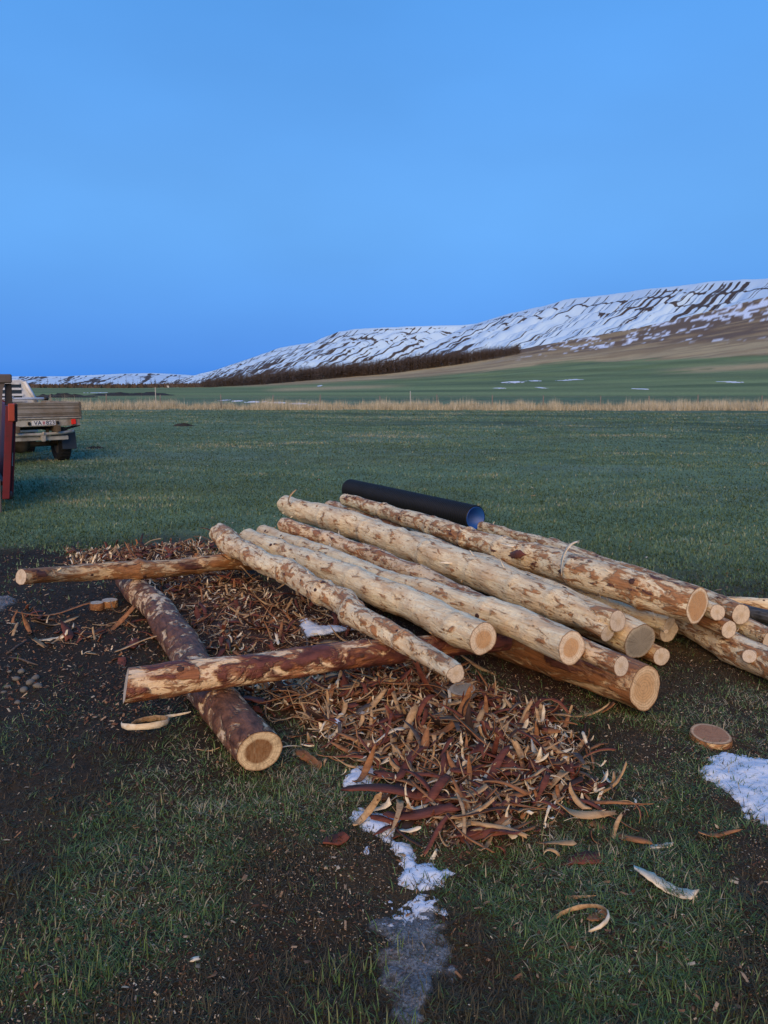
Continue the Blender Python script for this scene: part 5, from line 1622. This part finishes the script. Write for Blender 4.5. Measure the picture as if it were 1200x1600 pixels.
prism('bonnet', [(-.80, .55), (.80, .55), (.80, 1.12), (.74, 1.20), (-.74, 1.20), (-.80, 1.12)], CY + 1.46, CY + 2.55, M_CAB, tr, .03)
box('front_bumper', (0, CY + 2.62, .58), (1.66, .12, .20), M_BLACK, tr, .02)
for s in (-1, 1):
    box('headlight', (s * .58, CY + 2.56, .92), (.24, .04, .18), M_GLASSB, tr, .02)
tag(tr, 'parked flatbed pickup with dusty grey tray and white cab, plate VA 823', 'truck')

# ------------------------------------------------------------------ farm trailer at the edge
M_GREYB = m_plain('grey_brown_board', (0.105, 0.090, 0.088), 0.8, var=.15, scale=3, dirt=(0.07, 0.05, 0.045), dirt_amt=.4)
M_REDP = m_plain('worn_red_paint', (0.12, 0.012, 0.018), 0.55, var=.2, scale=5, dirt=(0.06, 0.02, 0.02), dirt_amt=.4)
M_SCUFF = m_plain('scuffed_white', (0.45, 0.42, 0.42), 0.7)
M_STEEL = m_plain('dark_steel', (0.035, 0.03, 0.03), 0.6)
bp = on_z(9, 800)
TA = R(29)
tl = empty('farm_trailer', (bp[0], bp[1], 0), (0, 0, TA))
# local: x right, y away, origin at the foot of the rear right corner leg
prism('rear_panel', [(-2.2, .42), (-.06, .42), (.075, 1.66), (.15, 1.80), (-2.36, 1.80)], 0.0, .05, M_GREYB, tl, .008)
prism('rear_stake', [(-.03, .18), (.06, .18), (.20, 1.44), (.10, 1.44)], -.03, .055, M_REDP, tl, .008)
prism('corner_leg', [(-.20, -.01), (-.05, -.01), (-.03, .45), (-.18, .45)], .0, .07, M_GREYB, tl, .006)
prism('corner_leg', [(-2.2, -.01), (-2.05, -.01), (-2.05, .45), (-2.2, .45)], .0, .07, M_GREYB, tl, .006)
prism('top_rail', [(-2.4, 1.74), (.20, 1.74), (.205, 1.86), (-2.4, 1.86)], -.03, .13, M_GREYB, tl, .015)
prism('rail_cap', [(-2.3, 1.865), (-.03, 1.865), (-.03, 1.93), (-2.3, 1.93)], -.02, .11, M_STEEL, tl, .015)
side = prism('side_wall', [(.03, .34), (.075, .34), (.20, 1.45), (.155, 1.45)], .06, 3.4, M_REDP, tl, .006)
for yy in (.09, .8, 1.6, 2.4, 3.2):
    rb_ = prism('stake', [(.06, .20), (.115, .20), (.245, 1.47), (.19, 1.47)], yy, yy + .07, M_REDP, tl, .006)
prism('side_wall', [(-2.25, .34), (-2.2, .34), (-2.3, 1.45), (-2.36, 1.45)], .06, 3.4, M_REDP, tl, .006)
prism('upper_post', [(.10, 1.45), (.19, 1.45), (.20, 1.735), (.12, 1.735)], .07, .16, M_STEEL, tl, .006)
prism('trailer_floor', [(-2.2, .36), (.02, .36), (.025, .42), (-2.2, .42)], .06, 3.35, M_STEEL, tl, .006)
lp = prism('tail_lamp', [(.115, 1.23), (.20, 1.23), (.215, 1.47), (.13, 1.47)], -.045, .03, M_LAMP2, tl, .012)
prism('lamp_back', [(.17, 1.22), (.235, 1.22), (.25, 1.46), (.185, 1.46)], .03, .085, M_BLACK, tl, .008)
prism('scuff_plate', [(.080, .62), (.135, .62), (.152, .80), (.097, .80)], .084, .088, M_SCUFF, tl, .001)
obj('hinge_pin', tube_mesh('hinge_pin', [(.06, .04, .17), (.06, .04, .26), (.06, .04, .28)], [.045, .045, .03], 10), M_STEEL, tl, True)
obj('latch_rod', tube_mesh('latch_rod', [(.10, .02, .55), (.15, .02, .95), (.17, .02, 1.2)], .010, 8), M_STEEL, tl, True)
for yy in (1.3, 2.2):
    for s in (-1.95, -.30):
        ty = lathe_x('tyre', [(-.12, .2), (-.13, .3), (-.09, .36), (.09, .36), (.13, .3), (.12, .2)], M_RUBBER, tl, 32, (s, yy, .35))
        lathe_x('rim', [(-.09, .02), (-.06, .1), (-.09, .205), (.09, .205), (.06, .1), (.09, .02)], M_RIM, ty, 24, (s, yy, .35))
tag(tl, 'grey-brown farm trailer with worn red side wall and dull red tail lamp', 'trailer')

# ------------------------------------------------------------------ grass, chips
def m_grass(name, stops):
    t = NT(name)
    t.col(t.ramp(t.attr('rnd'), stops))
    t.b.inputs['Roughness'].default_value = 0.55
    t.b.inputs['Specular IOR Level'].default_value = 0.3
    return t.m


M_GRASS = m_grass('grass_blades', [(0.0, (0.062, 0.040, 0.020)), (0.22, (0.060, 0.056, 0.024)), (0.36, (0.058, 0.105, 0.026)), (0.68, (0.105, 0.180, 0.050)), (0.84, (0.19, 0.19, 0.095)), (1.0, (0.36, 0.30, 0.19))])
M_FIELD = m_grass('field_grass', [(0.0, (0.040, 0.066, 0.024)), (0.40, (0.080, 0.136, 0.060)), (0.75, (0.145, 0.212, 0.110)), (0.9, (0.23, 0.26, 0.155)), (1.0, (0.34, 0.31, 0.20))])
rb = np.random.default_rng(91)


def grass_mask(x, y):
    g = fbm(x * 1.3, y * 1.3, 81, 4)
    fine_ = fbm(x * 5, y * 5, 82, 3)
    m_ = sstep(0.30, 0.50, 0.62 * g + 0.38 * fine_)
    d = np.hypot(x, y)
    m_ = np.maximum(m_ * .78 + .22, sstep(6.2, 8.5, d + 1.0 * (g - .5)))
    la_, lb_ = litter_mask(x, y)
    m_ = m_ * (1 - .98 * np.maximum(la_, lb_))
    m_ = m_ * (1 - .93 * sstep(-.8, .5, poly_sd(MUD_L, x, y) + 2.2 * (g - .5)))
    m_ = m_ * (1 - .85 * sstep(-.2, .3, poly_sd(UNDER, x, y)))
    m_ = m_ * (1 - .45 * sstep(-.06, .05, poly_sd(SLUSH, x, y)))
    return m_


def polar(n, d0, d1, a0=-37, a1=37):
    d = d0 * (d1 / d0) ** rb.random(n); a = np.radians(rb.uniform(a0, a1, n))
    return d * np.sin(a), d * np.cos(a), d


def tuft(x, y): return fbm(x * 7, y * 7, 84, 3)


x, y, d = polar(480000, 1.0, 7.0)
k = rb.random(len(x)) < grass_mask(x, y)
x, y, d = x[k], y[k], d[k]
tf = tuft(x, y)
ln = (.016 + .042 * rb.random(len(x)) ** 1.5) * (.55 + .95 * tf) + .008 * (rb.random(len(x)) < .05)
lean = np.clip(rb.normal(1.30, .32, len(x)), 0.0, 1.53)
gm = fbm(x * 1.3, y * 1.3, 81, 4)
tint = np.clip(rb.beta(2, 3.0, len(x)) * (.35 + 1.3 * sstep(.38, .60, gm)) * (.68 + .32 * sstep(1.8, 4, d)) + .25 * (tf - .5) + .55 * (rb.random(len(x)) < .06), 0, 1)
tag(blades('short_grass', x, y, ground_z(x, y) - .003, ln, .0022 + .0012 * rb.random(len(x)) + .0003 * d, lean, M_GRASS, rb, 3, tint),
    'short matted dark grass of the trampled foreground', 'grass', None, 'stuff')
x, y, d = polar(400000, 6.4, 56.5)
tk = tracks(x, y)
wear = fbm(x * .16, y * .42, 97, 4)
k = rb.random(len(x)) < grass_mask(x, y) * sstep(6.2, 7.5, d) * (1 - .7 * tk) * (.45 + .9 * sstep(.35, .6, wear))
x, y, d, tk, wear = x[k], y[k], d[k], tk[k], wear[k]
tf = .5 * fbm(x * 1.5, y * 2.5, 86, 3) + .5 * fbm(x * .25, y * .6, 87, 4)
ln = (.022 + .03 * rb.random(len(x))) * (.5 + tf) * (1 + d * .006)
tint = np.clip(rb.beta(2.2, 2.6, len(x)) * .75 + 1.9 * (tf - .5) + .16 * sstep(8, 20, d) - .35 * tk + .8 * (wear - .5) + .4 * (rb.random(len(x)) < .04), 0, 1)
tag(blades('field_grass', x, y, ground_z(x, y) - .003, ln, 0.004 + .0011 * d, np.clip(rb.normal(.8, .35, len(x)), 0, 1.4), M_FIELD, rb, 2, tint),
    'mown green grass of the open field', 'grass', None, 'stuff')
# taller tufts in the near corners
x, y, d = polar(16000, 1.1, 3.2)
pxx, pyy = to_px(x, y, x * 0)
tm = np.maximum(sstep(.60, .72, fbm(x * 2.1, y * 2.1, 88, 3)) * .9, np.maximum(sstep(250, 0, pxx) * sstep(1430, 1560, pyy), sstep(900, 1150, pxx) * sstep(1480, 1600, pyy)))
k = rb.random(len(x)) < tm * grass_mask(x, y)
x, y = x[k], y[k]
tag(blades('grass_tuft', x, y, ground_z(x, y) - .003, .03 + .045 * rb.random(len(x)), .003 + .0015 * rb.random(len(x)), np.clip(rb.normal(.55, .3, len(x)), 0, 1.3), M_GRASS, rb, 3, np.clip(rb.beta(3, 2.5, len(x)), 0, .8)),
    'taller loose grass tufts in the foreground', 'grass', None, 'stuff')


def flecks(name, x, y, smin, smax, mat, label):
    n = len(x)
    s = rb.uniform(smin, smax, n) * (.5 + rb.random(n)); w = s * rb.uniform(.15, .5, n)
    a = rb.random(n) * 6.283
    z = ground_z(x, y) + .002 + .007 * rb.random(n)
    ux, uy, uz = np.cos(a), np.sin(a), rb.normal(0, .35, n)
    vx, vy, vz = -np.sin(a), np.cos(a), rb.normal(0, .35, n)
    P = [np.stack([x + i * ux * s / 2 + j * vx * w / 2, y + i * uy * s / 2 + j * vy * w / 2, z + i * uz * s / 2 + j * vz * w / 2 + .0 * s], -1) for i, j in ((-1, -.6), (.8, -1), (1, .7), (-.7, 1))]
    top = np.stack([x, y, z + .0018 + s * .06], -1)
    V = np.stack(P + [top], 1).reshape(-1, 3)
    b = (np.arange(n) * 5)[:, None]
    F = np.concatenate([b + np.array([[0, 1, 4]]), b + np.array([[1, 2, 4]]), b + np.array([[2, 3, 4]]), b + np.array([[3, 0, 4]])])
    me = fast_mesh(name, V, F)
    attr_f(me, 'rnd', np.repeat(rb.random(n), 5))
    return tag(obj(name, me, mat), label, 'wood chips', None, 'stuff')


t = NT('wood_flecks')
t.col(t.ramp(t.attr('rnd'), [(0.0, (0.16, 0.075, 0.038)), (0.55, (0.34, 0.21, 0.11)), (0.8, (0.52, 0.40, 0.25)), (1.0, (0.70, 0.60, 0.43))]))
M_FLECK = t.m
x, y, d = polar(120000, 1.2, 8.0)
den = .08 + .45 * sstep(.4, .65, fbm(x * 1.5, y * 1.5, 95, 3)) * sstep(4.8, 2.4, d)
den = np.maximum(den, .8 * sstep(-.5, .2, poly_sd(UNDER, x, y)))
rightg = sstep(.8, 1.4, x) * sstep(6, 4.5, y) * sstep(2.2, 2.9, y) * .8
den = np.maximum(den, rightg)
den = np.maximum(den, .85 * np.exp(-((x + .35) ** 2 + (y - 2.75) ** 2) / .35))
k = rb.random(len(x)) < den
flecks('sawdust_flecks', x[k], y[k], .003, .009, M_FLECK, 'pale sawdust and wood chips scattered over the grass')
x, y, d = polar(420, 6, 24)
flecks('sawdust_flecks', x, y, .02, .06, M_FLECK, 'stray pale shavings out on the mown field')

t = NT('bark_crumbs')
t.col(t.ramp(t.attr('rnd'), [(0.0, (0.035, 0.018, 0.012)), (0.5, (0.13, 0.055, 0.028)), (0.8, (0.28, 0.15, 0.075)), (1.0, (0.55, 0.42, 0.27))]))
M_CRUMB = t.m
x, y, d = polar(130000, 2.0, 9.5)
la_, lb_ = litter_mask(x, y)
k = rb.random(len(x)) < np.maximum(np.maximum(la_, lb_), .40 * sstep(-.4, .3, poly_sd(MUD_L, x, y)) + .05)
flecks('bark_crumbs', x[k], y[k], .008, .026, M_CRUMB, 'brown crumbs of bark matted under the shavings')

# the field goes on to both sides of the view
for a0, a1 in ((-60, -37), (37, 60)):
    x, y, d = polar(52000, 1.0, 7.0, a0, a1)
    k = rb.random(len(x)) < grass_mask(x, y)
    x, y, d = x[k], y[k], d[k]
    tag(blades('short_grass', x, y, ground_z(x, y) - .003, .018 + .04 * rb.random(len(x)) ** 1.5, .0032 + .0012 * rb.random(len(x)) + .0006 * d, np.clip(rb.normal(1.2, .35, len(x)), 0, 1.5), M_GRASS, rb, 3,
               np.clip(rb.beta(2, 3, len(x)) + .1, 0, 1)), 'short matted dark grass at the %s side of the clearing' % ('trailer' if a0 < 0 else 'pole stack'), 'grass', None, 'stuff')
    x, y, d = polar(45000, 6.4, 40.0, a0, a1)
    k = rb.random(len(x)) < grass_mask(x, y) * sstep(6.2, 7.5, d)
    x, y, d = x[k], y[k], d[k]
    tag(blades('field_grass', x, y, ground_z(x, y) - .003, .022 + .03 * rb.random(len(x)), .006 + .0016 * d, np.clip(rb.normal(.8, .35, len(x)), 0, 1.4), M_FIELD, rb, 2, np.clip(rb.beta(2.2, 2.6, len(x)) * .85, 0, 1)),
        'mown green grass of the open field at the %s side' % ('trailer' if a0 < 0 else 'pole stack'), 'grass', None, 'stuff')
